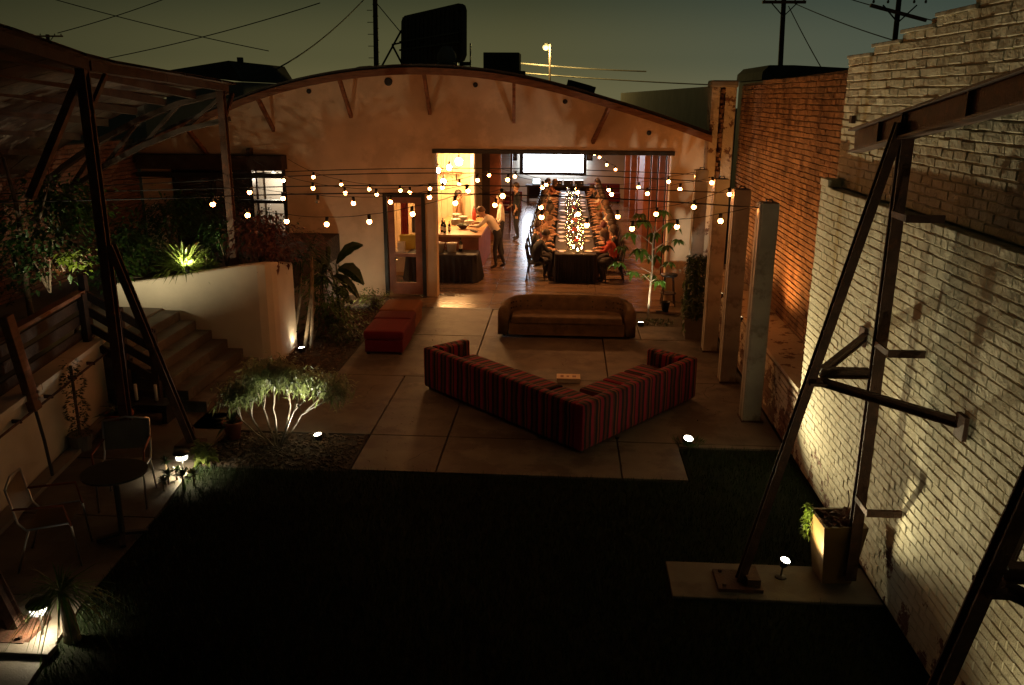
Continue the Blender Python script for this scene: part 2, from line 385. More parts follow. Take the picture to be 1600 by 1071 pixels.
# ================================================================== SETTING
MB().b2((-300, -60, -.30), (300, 400, -.12)).build('ground', 'slabground')['kind'] = 'structure'
LEDGE = [gp(50, 1071), gp(140, 925), gp(265, 785), gp(297, 728)]
lawn_poly = [(-3.7, 3.0)]+[(p.x, p.y) for p in LEDGE]+[(LEDGE[-1].x, 9.28), (2.88, 9.28), (2.88, 3.0)]
lawn_poly = lawn_poly[:-2]+[(1.53, 9.28), (1.53, 10.29), (2.88, 10.29), lawn_poly[-1]]
MB().prism(lawn_poly, -.11, -.015).build('lawn', 'lawn')['kind'] = 'structure'
def grass():
    n = 48000; rng = np.random.default_rng(3)
    y = rng.uniform(3.2, 10.27, n); x = rng.uniform(-4.45, 2.86, n)
    lx = np.interp(y, [3.0, 5.28, 6.6, 8.31, 9.9], [-3.75, -3.94, gp(140, 925).x, -4.26, -4.47])
    ok = (x > lx+.02) & ((y < 9.27) | (x > 1.55)); ok &= ~((x > 1.0) & (y > 6.8) & (y < 7.45))
    x, y = x[ok], y[ok]; n = len(x)
    h = rng.uniform(.03, .075, n); a = rng.uniform(0, 6.28, n); lean = rng.uniform(-.03, .03, (n, 2)); w = .0045
    V = np.zeros((n, 3, 3), np.float32)
    V[:, 0] = np.stack([x-np.cos(a)*w, y-np.sin(a)*w, np.full(n, -.02)], 1); V[:, 1] = np.stack([x+np.cos(a)*w, y+np.sin(a)*w, np.full(n, -.02)], 1)
    V[:, 2] = np.stack([x+lean[:, 0], y+lean[:, 1], h], 1)
    me = bpy.data.meshes.new('grass'); me.vertices.add(n*3); me.vertices.foreach_set('co', V.ravel())
    me.loops.add(n*3); me.loops.foreach_set('vertex_index', np.arange(n*3, dtype=np.int32))
    me.polygons.add(n); me.polygons.foreach_set('loop_start', np.arange(0, n*3, 3, dtype=np.int32)); me.update(); me.validate()
    me.materials.append(M['grass']); o = bpy.data.objects.new('grass', me); col.objects.link(o)
    tag(o, 'short dark mown grass of the courtyard lawn', 'grass', kind='stuff')
grass()

# concrete patio of cast slabs with open joints
patio = structure('patio')
def slab(par, x0, y0, x1, y1, m='concrete', z=0.0, g=.009, t=.10, dz=0):
    MB().b2((x0+g, y0+g, z-t), (x1-g, y1-g, z+dz)).build('slab', m, par, bevel=.006)
XJ = [-1.47, .74]
ys = [9.30, 10.42, 12.9, 15.36, 17.53]
slab(patio, -2.5, ys[0], XJ[0], ys[1]); slab(patio, XJ[0], ys[0], XJ[1], ys[1]); slab(patio, XJ[1], ys[0], 1.52, ys[1])
for i in (1, 2, 3):
    y0, y1 = ys[i], ys[i+1]
    xl = -3.62 if i > 1 else -4.98
    slab(patio, xl, y0, -2.5 if i == 1 else XJ[0], y1 if i < 3 else 17.48)
    if i == 1: slab(patio, -2.5, y0, XJ[0], y1)
    slab(patio, XJ[0], y0, XJ[1], y1, dz=-.003*i)
    if i == 3:
        slab(patio, XJ[1], y0, 1.45, y1); slab(patio, 1.45, y0, 2.88, 16.35); slab(patio, 2.45, 16.35, 2.88, y1)
    else: slab(patio, XJ[1], y0, 2.88, y1)
slab(patio, 1.52, 10.30, 2.88, ys[1])
MB().b2((1.46, 16.37, -.1), (2.44, 17.5, -.03)).build('tree_bed', 'soil')['kind'] = 'structure'
def litter(n, seed):
    rg = random.Random(seed); b = MB()
    for k in range(n):
        x, y = rg.uniform(-2.4, 2.8), rg.uniform(9.4, 17.3)
        if rg.random() < .5: x = rg.choice((-2.3, 2.7))+rg.gauss(0, .25)
        if not (-2.45 < x < 1.45 or (x < 2.8 and y > 10.5 and x > 1.4)): continue
        b.leaf((x, y, .008), (rg.uniform(-1, 1), rg.uniform(-1, 1), rg.uniform(-.05, .15)), rg.uniform(.02, .055), .02, .05, seg=1)
    o = b.build('fallen_leaves', 'bark_dark'); tag(o, 'small dry leaves blown over the patio slabs', 'fallen leaves', kind='stuff')
litter(420, 15)
def cracks(seed):
    rg = random.Random(seed); b = MB()
    for (x, y, a, n) in ((-1.9, 9.5, 1.2, 9), (.1, 11.0, .5, 10), (2.2, 12.2, 2.0, 9), (-.6, 14.2, .2, 12), (-2.9, 12.0, 1.8, 9), (-2.6, 16.2, .3, 8)):
        p = Vector((x, y, .0035))
        for k in range(n):
            q = p+Vector((math.cos(a), math.sin(a), 0))*rg.uniform(.06, .14); w = rg.uniform(.002, .004); m_ = Vector((-math.sin(a), math.cos(a), 0))*w
            b.quad(p-m_, q-m_, q+m_, p+m_); p = q; a += rg.uniform(-.6, .6)
    o = b.build('slab_cracks', 'slabground'); o['kind'] = 'structure'
cracks(4)
# path along the left wall
path = structure('path')
pe = lambda y: float(np.interp(y, [3.0, 5.28, 6.6, 8.31, 9.9, 10.5], [-3.75, -3.94, gp(140, 925).x, -4.26, -4.47, -4.5]))
for y0, y1 in ((3.0, 4.9), (4.9, 6.45), (6.45, 7.95), (7.95, 9.4), (9.4, 11.05)):
    MB().prism([(-6.3, y0+.008), (pe(y0)-.01, y0+.008), (pe(y1)-.01, y1-.008), (-6.3, y1-.008)], -.1, 0).build('slab', 'concrete', path)
MB().prism([(-4.45, 9.29), (-2.52, 9.29), (-2.52, 10.41), (-4.46, 10.41)], -.10, -.02).build('shrub_bed', 'soil')['kind'] = 'structure'
MB().prism([(-4.95, 12.92), (-3.64, 12.92), (-3.64, 18.45), (-4.95, 18.45)], -.1, -.015).build('planting_bed', 'soil')['kind'] = 'structure'
def pebbles(name, x0, y0, x1, y1, n, z, seed, label):
    rg = random.Random(seed); b = MB()
    for i in range(n):
        c = Vector((rg.uniform(x0, x1), rg.uniform(y0, y1), z)); s = rg.uniform(.012, .035)
        b.box(c, (s*2, s*1.2, s*.8), Euler((rg.uniform(-.5, .5), rg.uniform(-.5, .5), rg.uniform(0, 3))).to_matrix())
    o = b.build(name, M['bark_dark']); tag(o, label, 'bark chips', kind='stuff')
pebbles('bark_chips', -4.4, 9.34, -2.56, 10.38, 900, -.012, 5, 'bark chips and fallen leaves under the lit shrub')
pebbles('bark_chips', -4.85, 12.98, -3.68, 18.3, 1300, -.008, 6, 'bark chips over the bed beside the curved white wall')
dr_ = MB().b2((-3.0, 17.49, -.06), (-1.2, 17.545, .002)); dr_.build('drain_channel', 'black_metal')['kind'] = 'structure'
# interior floor of the hall
hall_floor = structure('hall_floor')
fx = [-9.0, -5.2, XJ[0]-.1, .74, 2.95]; fy = [17.545, 21.5, 26, 31, 35, 38.4]
for i in range(4):
    for j in range(5): slab(hall_floor, fx[i], fy[j], fx[i+1], fy[j+1], 'floor', g=.005)
MB().b2((-9, 18.46, -.1), (-4.97, 18.62, .02)).build('threshold', 'concrete')['kind'] = 'structure'

# ================================================================== BRICK WALLS
def brickwall(name, label, X, y0, y1, z0, top, m, mm, parts=300, root=None, L=.225, Hc=.0800, depth=.10, gap=.012, hgap=.004, joint=.016, tilt=1.0, rough=1.0, hole=None, thick=.35, seed=1, core=True, facing=-1, coretop=None):
    """courses of single bricks, slightly proud and uneven, on a mortar core; the bricks that show largest are parts, the rest one part"""
    rg = random.Random(seed)
    root = root or thing(name, label, 'wall', (X, (y0+y1)/2, 0))
    if core:
        n = 40; b = MB()
        for i in range(n):
            ya, yb = y0+(y1-y0)*i/n, y0+(y1-y0)*(i+1)/n
            zt = (coretop or top)((ya+yb)/2)-.012
            b.b2((X-facing*joint, ya, z0), (X-facing*thick, yb, zt))
        b.build('mortar', mm, root)
    bricks = []
    zc = z0; r = 0
    while zc < 6.2:
        off = (r % 2)*L/2; y = y0-off
        while y < y1:
            a, c = max(y0, y), min(y1, y+L)
            if c-a > .05 and zc+Hc*.8 <= top((a+c)/2)+.001 and not (hole and hole((a+c)/2, zc)):
                bricks.append((a, c, zc))
            y += L
        zc += Hc; r += 1
    def one(b, a, c, z, rr):
        jx = rr.uniform(-.0025, .0025)*rough; px = X+facing*jx
        hy = (c-a-hgap)/2+rr.uniform(-.002, .001); hz = (Hc-gap)/2+rr.uniform(-.003, .003)
        cy = (a+c)/2+rr.uniform(-.001, .001); cz = z+Hc/2+rr.uniform(-.004, .004)
        xi = X-facing*.02; ch = .006
        tz = rr.uniform(-.0025, .0025)*rough*tilt; ty = rr.uniform(-.002, .002)*rough
        n = len(b.v)
        for (x, e) in ((xi, 0), (px-facing*ch, 0), (px, ch)):
            for sy, sz in ((-1, -1), (1, -1), (1, 1), (-1, 1)):
                b.v.append(Vector((x+(sy*ty+sz*tz if x != xi else 0), cy+sy*(hy-e), cz+sz*(hz-e))))
        for k in range(4):
            b.f += [(n+k, n+(k+1) % 4, n+4+(k+1) % 4, n+4+k), (n+4+k, n+4+(k+1) % 4, n+8+(k+1) % 4, n+8+k)]
        b.f.append((n+8, n+9, n+10, n+11))
    def vis(q):
        p = proj((X, (q[0]+q[1])/2, q[2]+Hc/2))
        if p[2] < .5 or not (0 < p[0] < 1600 and 0 < p[1] < 1071): return 0
        a = proj((X, q[0], q[2])); c = proj((X, q[1], q[2]+Hc)); return abs((a[0]-c[0])*(a[1]-c[1]))
    bricks.sort(key=vis, reverse=True)
    for q in bricks[:parts]:
        b = MB(); one(b, *q, rg); b.build('brick', m, root)
    b = MB()
    for q in bricks[parts:]: one(b, *q, rg)
    if b.v:
        o = b.build('bricks', m, root); o['kind'] = 'stuff'
    return root
wtop = lambda y: 4.95-.62*max(0, y-5.2)/5.0*.42-.02 if y > 5.2 else 4.95
steps = lambda y: 4.72+.08*math.floor(max(0, (10.05-y))/.75)
white = brickwall('white_brick_wall', 'white painted brick wall with a ledge, flaking near the lawn', 2.90, 2.6, 10.08, 0, lambda y: 3.36, 'brick_white', 'mortar_white', 260, seed=11, gap=.008, joint=.007, tilt=.5)
WT[white.name] = Vector(white.location)
brickwall('', '', 3.04, 2.6, 10.02, 3.36, steps, 'brick_white', 'mortar_white', 40, root=white, seed=12, rough=1.4, gap=.011, joint=.010, thick=.30)
MB().b2((2.885, 9.78, 3.36), (3.03, 10.08, 3.44)).build('ledge_brick', 'brick_white', white, bevel=.006)
for k in range(10):
    y1 = 10.04-.75*k; z = steps(y1-.1)
    if y1 > 2.9: MB().b2((3.02, y1-.745, z-.004), (3.38, y1, z+.03)).build('coping', 'mortar_white', white, bevel=.006)
# small iron plate on the wall
MB().b2((2.99, 9.55, 4.05), (3.032, 9.63, 4.13)).build('iron_plate', 'rust', white)
orange = brickwall('bare_brick_wall', 'bare brick wall glowing orange behind the painted columns', 3.50, 10.1, 18.3, .86, lambda y: 4.68-.012*(y-10), 'brick_orange', 'mortar_orange', 240, seed=13, rough=1.3, thick=.3)
low = brickwall('low_brick_wall', 'low worn brick wall with a deep sill behind the columns', 2.90, 10.08, 18.3, 0, lambda y: .84, 'brick_pale', 'mortar_orange', 120, seed=14, rough=2.2, thick=.3, hole=lambda y, z: 12.55 < y < 12.8 and z < .7)
MB().b2((2.885, 10.10, .85), (3.49, 18.3, .90)).build('sill', M['brick_pale'], low, bevel=.01)
# pier between hall and wall
pier = thing('brick_pier', 'tall worn brick pier with a dark cleft beside the hall gable', 'pier', (3.1, 18.2, 0))
MB().b2((2.86, 18.02, 0), (3.03, 18.5, 4.52)).build('pier_face', 'brick_pale', pier, bevel=.02)
MB().b2((3.14, 18.06, 0), (3.36, 18.5, 4.58)).build('pier_face', 'brick_pale', pier, bevel=.02)
MB().b2((3.03, 18.2, 0), (3.14, 18.5, 4.6)).build('cleft', 'mortar_orange', pier)
MB().b2((2.84, 18.0, 4.5), (3.38, 18.52, 4.64)).build('cap', 'plaster_dark', pier, bevel=.04)
b = MB()
for k in range(46):
    z = .15+k*.095; b.box((3.085+rnd(-.03, .03), 18.13+rnd(-.03, .03), z), (rnd(.05, .1), .12, rnd(.04, .09)), Euler((0, rnd(-.3, .3), rnd(-.4, .4))).to_matrix())
b.build('broken_bricks', 'brick_orange', pier)
MB().b2((2.93, 18.75, 0), (3.2, 50, 4.53)).build('parapet_wall', 'plaster')
tag(bpy.data.objects['parapet_wall'], 'plain plastered parapet wall rising behind the hall roof', 'wall')

# ================================================================== HALL
hall = thing('hall_building', 'bow roofed hall with stucco gable and wide lit opening', 'building', (-3, 18.6, 0))
HOLES = [(-2.81, 2.20, 0, 3.14), (-3.96, -3.04, .02, 2.27), (-8.6, -6.08, 1.05, 2.78)]
def gable():
    xs = sorted(set([round(-9.3+.2*i, 3) for i in range(62)]+[h[0] for h in HOLES]+[h[1] for h in HOLES]))
    xs = [x for x in xs if x <= 2.9]+[2.9]; b = MB(); Y0, Y1 = 18.55, 18.80
    ins = lambda h, x: h[0] <= x <= h[1]
    spans = []
    for a, c in zip(xs, xs[1:]):
        mid = (a+c)/2; seg = [(0, None)]
        h = [q for q in HOLES if ins(q, mid)]
        seg = [(0.0, h[0][2]), (h[0][3], None)] if h else [(0.0, None)]
        spans.append((a, c, [(lo, hi) for lo, hi in seg if hi is None or hi-lo > .03]))
    for a, c, seg in spans:
        for lo, hi in seg:
            za = hi if hi is not None else arch(a)+.12; zc = hi if hi is not None else arch(c)+.12
            b.quad((a, Y0, lo), (c, Y0, lo), (c, Y0, zc), (a, Y0, za)); b.quad((a, Y1, lo), (a, Y1, za), (c, Y1, zc), (c, Y1, lo))
            b.quad((a, Y0, lo), (a, Y1, lo), (c, Y1, lo), (c, Y0, lo))
            b.quad((a, Y0, za), (c, Y0, zc), (c, Y1, zc), (a, Y1, za))
    for x0, x1, z0, z1 in HOLES:
        for x in (x0, x1): b.quad((x, Y0, z0), (x, Y1, z0), (x, Y1, z1), (x, Y0, z1))
    me = b; o = b.build('gable_wall', 'stucco', hall); return o
gable()
# vaulted roof, its timber edge and the black ribbon of felt above
def vault(name, m, y0, y1, dz0, dz1, x0=-9.4, x1=2.9, n=44, parent=hall):
    b = MB()
    for i in range(n):
        a, c = x0+(x1-x0)*i/n, x0+(x1-x0)*(i+1)/n
        k = len(b.v)
        for x in (a, c):
            for y in (y0, y1):
                for d in (dz0, dz1): b.v.append(Vector((x, y, arch(x)+d)))
        b.f += [(k, k+1, k+5, k+4), (k+2, k+6, k+7, k+3), (k+1, k+3, k+7, k+5), (k, k+4, k+6, k+2)]
        if i == 0: b.f.append((k, k+2, k+3, k+1))
        if i == n-1: b.f.append((k+4, k+5, k+7, k+6))
    return b.build(name, m, parent)
vault('roof', 'roofing', 17.9, 38.9, .13, .20)
vault('fascia', 'timber', 17.83, 17.89, -.005, .128)
vault('ceiling', 'wood_dark', 18.81, 38.8, .05, .125)
vault('soffit', 'timber', 17.9, 18.54, .08, .125)
for (p0, p1) in (((402, 148), (428, 204)), ((530, 126), (549, 183)), ((662, 118), (672, 178)), ((803, 132), (803, 191)), ((952, 172), (926, 223)), ((290, 198), (325, 243))):
    a = aY(*p0, 17.88); c = aY(*p1, 18.55)
    a.z = arch(a.x)+.03
    MB().bar(a, c, .065, .085).build('bracket', 'timber', hall)
for p in ((483, 143), (607, 128), (743, 133), (883, 159), (1014, 208)):
    c = aY(*p, 18.55); r = .085 if p[0] == 607 else .05
    MB().lathe([(r, -.01), (r, .03), (r*.8, .035), (r*.75, .02), (.01, .02)], c, 14, Matrix.Rotation(R(90), 3, 'X')).build('vent', 'black_metal', hall, smooth=False)
MB().b2((-2.86, 18.5, 3.13), (2.26, 18.82, 3.22)).build('lintel', 'black_metal', hall, bevel=.01)
MB().b2((-2.86, 18.52, 0), (-2.80, 18.83, 3.13)).build('jamb', 'panel', hall); MB().b2((2.195, 18.52, 0), (2.25, 18.83, 3.13)).build('jamb', 'panel', hall)
# glazed door
door = MB()
fr = MB(); fr.b2((-3.96, 18.50, .02), (-3.88, 18.70, 2.27)); fr.b2((-3.12, 18.50, .02), (-3.04, 18.70, 2.27)); fr.b2((-3.88, 18.50, 2.19), (-3.12, 18.70, 2.27))
fr.build('door_frame', 'black_metal', hall, bevel=.006)
door.b2((-3.87, 18.56, .04), (-3.73, 18.61, 2.18)); door.b2((-3.27, 18.56, .04), (-3.13, 18.61, 2.18)); door.b2((-3.73, 18.56, 2.06), (-3.27, 18.61, 2.18)); door.b2((-3.73, 18.56, .04), (-3.27, 18.61, .30)); door.b2((-3.73, 18.56, .88), (-3.27, 18.61, .95))
dr = door.build('door', 'wood_post', hall)
MB().b2((-3.73, 18.58, .30), (-3.27, 18.59, .88)).build('pane', 'glass', dr); MB().b2((-3.73, 18.58, .95), (-3.27, 18.59, 2.06)).build('pane', 'glass', dr)
MB().tube([(-3.70, 18.55, .86), (-3.70, 18.50, .86), (-3.62, 18.50, .84)], .014).ball((-3.70, 18.53, .80), .03).build('handle', 'chrome', dr, smooth=True)
# left window
wf = MB()
for x in (-8.57, -7.75, -6.85, -6.12): wf.b2((x-.035, 18.52, 1.05), (x+.035, 18.72, 2.78))
for z in (1.08, 2.05, 2.75): wf.b2((-8.6, 18.53, z-.035), (-6.08, 18.70, z+.035))
wfo = wf.build('window', 'black_metal', hall)
for x0, x1 in ((-8.53, -7.79), (-7.71, -6.89), (-6.81, -6.16)):
    for z0, z1 in ((1.115, 2.015), (2.085, 2.715)): MB().b2((x0, 18.60, z0), (x1, 18.61, z1)).build('pane', 'glass', wfo)
MB().b2((-9.2, 18.14, 2.76), (-6.02, 18.52, 3.06)).build('canopy', 'wood_dark', hall, bevel=.008)
MB().b2((-9.2, 18.10, 2.60), (-6.02, 18.20, 2.70)).build('canopy_rail', 'black_metal', hall)
MB().b2((-6.82, 18.30, 2.70), (-6.74, 18.50, 3.2)).build('canopy_post', 'wood_dark', hall)
# inside walls
bwm = MB()
for k in range(30):
    xa, xb = -9.2+12.1*k/30, -9.2+12.1*(k+1)/30; bwm.b2((xa, 38.4, 0), (xb, 38.7, min(arch(xa), arch(xb))+.06))
bwm.build('back_wall', 'plaster', hall)
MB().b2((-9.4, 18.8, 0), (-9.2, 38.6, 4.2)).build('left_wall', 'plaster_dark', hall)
MB().b2((-6.0, 19.9, 0), (-5.9, 26, 3.6)).build('partition', 'plaster', hall)
MB().b2((-8.9, 20.0, 0), (-6.0, 20.1, 3.6)).build('partition', 'plaster', hall)
MB().b2((-8.9, 18.95, 0), (-6.86, 19.0, 3.4)).build('blind', 'wood_dark', hall)  # added dark sheet that keeps the left panes dark
MB().b2((-7.0, 19.85, 1.0), (-6.05, 19.95, 2.9)).build('white_board', 'white_china', hall)
# service wall of pale boards behind the bar
bw = MB().b2((-5.9, 24.62, 0), (-2.72, 24.74, 3.9)).build('bar_wall', 'panel', hall)
for k in range(19):
    x = -5.85+k*.165; MB().b2((x, 24.58, .03), (x+.150, 24.615, 3.4)).build('board', 'panel', hall, bevel=.004)
MB().b2((-5.9, 19.9, 0), (-5.82, 24.58, 3.4)).build('side_boards', 'panel', hall)
MB().b2((-2.71, 24.5, 0), (-2.60, 25.0, 3.9)).build('door_jamb', 'white_china', hall)
MB().b2((-2.55, 26.3, 0), (-2.32, 26.7, 3.9)).build('post', 'wood_dark', hall); MB().b2((-2.32, 26.45, 0), (-1.98, 26.6, 3.9)).build('wood_panel', 'wood_post', hall)
MB().b2((-9.1, 30.0, 0), (-2.3, 30.1, 3.9)).build('partition', 'plaster', hall)
# right side of the hall: brick bays behind dark posts
rwall = brickwall('inner_brick_wall', 'brick bays inside the hall seen between dark posts', 2.62, 19.0, 38.3, 0, lambda y: 3.3, 'brick_orange', 'mortar_orange', 60, seed=17, thick=.25, hole=lambda y, z: (z > .0 and (23.4 < y < 25.6 or 28.5 < y < 31)))
for y in (20.6, 22.4, 24.3, 26.6, 29.2, 32.2, 35.4):
    MB().b2((2.36, y-.07, 0), (2.56, y+.07, 3.35)).build('timber_post', 'wood_post', hall, bevel=.008)
MB().b2((2.40, 26.7, 0), (2.5, 29.1, 3.0)).build('red_door', 'wood_post', hall)
for y in (21.5, 23.4, 25.4): MB().b2((2.42, y-.02, 0), (2.47, y+.02, 3.3)).build('mullion', 'black_metal', hall)
MB().b2((2.38, 19, 3.0), (2.58, 38, 3.12)).build('rail', 'wood_post', hall)

# projector screen and its neighbours
scr = thing('projection_screen', 'bright white projector screen at the far end of the hall', 'screen', (-.5, 38.2, 1.1))
a = aY(818, 238, 38.1); c = aY(911, 270, 38.1)
MB().b2((a.x, 38.1, c.z), (c.x, 38.13, c.z+1.55)).build('picture', 'screen', scr)
sf = MB(); sf.b2((a.x-.16, 38.06, c.z-.12), (a.x, 38.16, c.z+1.7)); sf.b2((c.x, 38.06, c.z-.12), (c.x+.14, 38.16, c.z+1.7)); sf.b2((a.x, 38.06, c.z-.12), (c.x, 38.16, c.z-.0)); sf.b2((a.x, 38.06, c.z+1.55), (c.x, 38.16, c.z+1.7)); sf.build('screen_frame', 'black_metal', scr)
for px, lab in ((803, 'black loudspeaker hung left of the bright screen'), (921, 'black loudspeaker hung right of the bright screen')):
    p = aY(px, 243, 38.0); sp_ = thing('loudspeaker', lab, 'loudspeaker', (p.x, 38.1, p.z), 'loudspeakers beside the screen')
    MB().b2((p.x-.14, 37.9, p.z-.22), (p.x+.14, 38.3, p.z+.25)).build('cabinet', 'black_metal', sp_, bevel=.02)
    MB().lathe([(.1, 0), (.09, -.02), (.03, .02), (.01, .02)], (p.x, 37.895, p.z-.06), 12, Matrix.Rotation(R(90), 3, 'X')).build('cone', 'pot_grey', sp_)
# desk with laptop and amplifiers below the screen
dk = thing('equipment_desk', 'dark desk of equipment below the screen', 'desk', (-.3, 36.8, 0))
MB().b2((-1.7, 36.5, .68), (1.0, 37.2, .72)).build('top', 'wood_dark', dk)
for x in (-1.6, .9):
    for y in (36.55, 37.1): MB().b2((x-.04, y-.04, 0), (x+.04, y+.04, .68)).build('leg', 'wood_dark', dk)
MB().b2((-1.66, 37.1, .1), (.96, 37.14, .68)).build('back_panel', 'wood_dark', dk)
lt = thing('laptop', 'open laptop with a glowing screen on the equipment desk', 'laptop', (-1.25, 36.7, .72))
MB().b2((-1.42, 36.56, .722), (-1.08, 36.8, .742)).build('base', 'black_metal', lt); MB().bar((-1.25, 36.81, .745), (-1.25, 36.88, .98), .34, .012, up=(0, 1, 0)).build('lid', 'black_metal', lt)
MB().bar((-1.25, 36.795, .765), (-1.25, 36.855, .965), .31, .004, up=(0, 1, 0)).build('display', 'laptop', lt)
for k, x in enumerate((-.35, .1, .55)):
    am = thing('amplifier', ['silver topped amplifier next to the laptop', 'silver topped amplifier in the middle of the desk', 'silver topped amplifier at the right end of the desk'][k], 'amplifier', (x, 36.8, .72), 'amplifiers on the equipment desk')
    MB().b2((x-.19, 36.6, .722), (x+.19, 37.0, .92)).build('case', 'black_metal', am, bevel=.01); MB().b2((x-.18, 36.62, .921), (x+.18, 36.98, .935)).build('lid', 'chrome', am)
    MB().lathe([(.03, 0), (.028, .02), (.005, .022)], (x+.1, 36.6, .82), 10, Matrix.Rotation(R(90), 3, 'X')).build('knob', 'chrome', am)

def bench_sofa(name, label, x0, y0, x1, y1, h, m, facing, cat='sofa', grp=None):
    t = thing(name, label, cat, ((x0+x1)/2, (y0+y1)/2, 0), grp)
    MB().b2((x0, y0, .06), (x1, y1, .28)).build('base', m, t, bevel=.03)
    if facing == 'y':
        MB().b2((x0, y1-.2, .28), (x1, y1, h)).build('back', m, t, bevel=.05)
        n = max(1, round((x1-x0)/.75))
        for k in range(n):
            a_ = x0+(x1-x0)*k/n; MB().b2((a_+.01, y0, .285), (a_+(x1-x0)/n-.01, y1-.205, .42)).build('seat_cushion', m, t, bevel=.04)
    for sx_ in (x0+.06, x1-.06):
        for sy in (y0+.06, y1-.06): MB().b2((sx_-.03, sy-.03, 0), (sx_+.03, sy+.03, .06)).build('foot', 'black_metal', t)
    return t
bench_sofa('lounge_sofa', 'dark red lounge sofa left of the dining table end', -3.6, 33.0, -1.7, 33.9, .75, 'maroon_fabric', 'y')
bench_sofa('lounge_sofa', 'dark red lounge sofa right of the dining table end', .9, 36.6, 2.3, 37.4, .75, 'maroon_fabric', 'y')
def pillow(label, x, y, z, grp=None):
    t = MB(); t.ball((x, y, z+.15), .17, 10, (1, .5, .9)); o = t.build('cushion', 'white_china', None, True); o.rotation_euler = (0, 0, 0); tag(o, label, 'cushion', grp)
pillow('white patterned cushion on the left lounge sofa', -2.5, 33.45, .41); pillow('white cushion on the right lounge sofa', 1.3, 36.95, .41)

# ladder leaning by the partition
ld = thing('step_ladder', 'tall metal step ladder standing behind the bar', 'ladder', (-2.0, 28.2, 0))
for x in (-2.18, -1.78):
    MB().bar((x-.04, 28.0, 0), (x+.02, 28.25, 3.0), .05).build('rail', 'rust', ld); MB().bar((x-.04, 28.75, 0), (x+.02, 28.3, 3.0), .04).build('rear_leg', 'chrome', ld)
for k in range(9): MB().b2((-2.2, 28.0+.025*k+.01, .3+k*.3-.02), (-1.77, 28.09+.025*k, .3+k*.3+.01)).build('tread', 'chrome', ld)

# bar lamps
for k, (px, py, Y) in enumerate(((684, 266, 22.6), (702, 262, 23.2), (717, 253, 23.6), (693, 284, 22.9))):
    p = aY(px, py, Y); t = thing('pendant_lamp', ['bare pendant bulb by the left jamb above the bar', 'bare pendant bulb second from the jamb above the bar', 'large bright pendant globe beside the white door jamb', 'lowest bare pendant bulb over the bar counter'][k], 'pendant lamp', p, 'pendant lamps over the bar')
    r = .10 if k == 2 else .07
    MB().ball(p, r, 12).build('globe', 'warm_lamp', t, True); MB().lathe([(.03, r*.9), (.03, r+.09), (.008, r+.1)], p, 10).build('socket', 'black_metal', t); MB().tube([p+Vector((0, 0, r+.1)), (p.x, p.y, arch(p.x)+.04)], .006, 5).build('cord', 'cable', t)
for k, y in enumerate((20.9, 25.0, 29.5, 34.0)):  # pendants added above the view to warm the table and floor
    p = Vector((.3, y, 3.35)); t = thing('ceiling_pendant', ['dark pendant shade over the entrance end of the long table', 'dark pendant shade over the near middle of the table', 'dark pendant shade over the far middle of the table', 'dark pendant shade over the far end of the table'][k], 'pendant lamp', p, 'pendants over the long table')
    MB().lathe([(.24, 0), (.10, .14), (.03, .2), (.03, .26), (.004, .27)], p, 16).build('shade', 'black_metal', t, True); MB().ball(p+Vector((0, 0, .05)), .045, 10).build('globe', 'dim_lens_warm', t, True); MB().tube([p+Vector((0, 0, .26)), (p.x, p.y, arch(p.x)+.04)], .006, 5).build('cord', 'cable', t)
    lamp('glow', 'SPOT', p+Vector((0, 0, -.01)), 560, (1, .36, .10), t, .1, p+Vector((0, 0, -1)), 160, .6)
# picture rail lamp arms / shelf in bar
sh = thing('wall_shelf', 'wooden shelf on the pale boards behind the bar', 'shelf', (-3.5, 24.5, 1.9)); MB().b2((-4.4, 24.32, 2.2), (-2.95, 24.575, 2.24)).build('board', 'wood', sh)
for x in (-4.2, -3.1): MB().bar((x, 24.57, 2.0), (x, 24.36, 2.2), .025).build('bracket', 'black_metal', sh)

# ---- bar furniture
buf = thing('buffet_table', 'buffet table under a black cloth at the hall entrance', 'table', (-2.95, 20.4, 0))
MB().b2((-3.75, 20.1, .63), (-2.12, 20.75, .66)).build('top', 'wood', buf)
for x in (-3.68, -2.2):
    for y in (20.18, 20.68): MB().b2((x-.025, y-.025, 0), (x+.025, y+.025, .63)).build('leg', 'black_metal', buf)
def cloth(x0, y0, x1, y1, z, n=10, flare=.05, seed=1):
    """tablecloth: flat top, folded skirt that flares to the floor"""
    rg = random.Random(seed); b = MB(); per = []
    for i in range(n*2): per.append((x0+(x1-x0)*i/(n*2), y0, 0, -1))
    for i in range(n): per.append((x1, y0+(y1-y0)*i/n, 1, 0))
    for i in range(n*2): per.append((x1-(x1-x0)*i/(n*2), y1, 0, 1))
    for i in range(n): per.append((x0, y1-(y1-y0)*i/n, -1, 0))
    N = len(per); a0 = len(b.v); off = [rg.uniform(0, 1) for _ in per]
    for lev, zz in enumerate((z, z-.02, z*.6, z*.25, .015)):
        for i, (x, y, nx, ny) in enumerate(per):
            k = lev/4; o = (flare*k)*(.3+1.1*((i % 2) if lev > 1 else .5))*(.6+.8*off[i])+(.012 if lev > 0 else 0)
            b.v.append(Vector((x+nx*o, y+ny*o, zz)))
    for lev in range(4):
        for i in range(N): b.f.append((a0+lev*N+i, a0+lev*N+(i+1) % N, a0+(lev+1)*N+(i+1) % N, a0+(lev+1)*N+i))
    b.f.append(tuple(a0+i for i in range(N))); return b
o = cloth(-3.77, 20.07, -2.10, 20.78, .672, 12, .07, 3).build('tablecloth', 'black_cloth', None, org=(-2.95, 20.4, 0)); tag(o, 'black cloth hanging to the floor over the buffet table', 'tablecloth')
bar = thing('bar_counter', 'long pale wooden bar counter with a red brown end', 'bar counter', (-2.7, 22.8, 0))
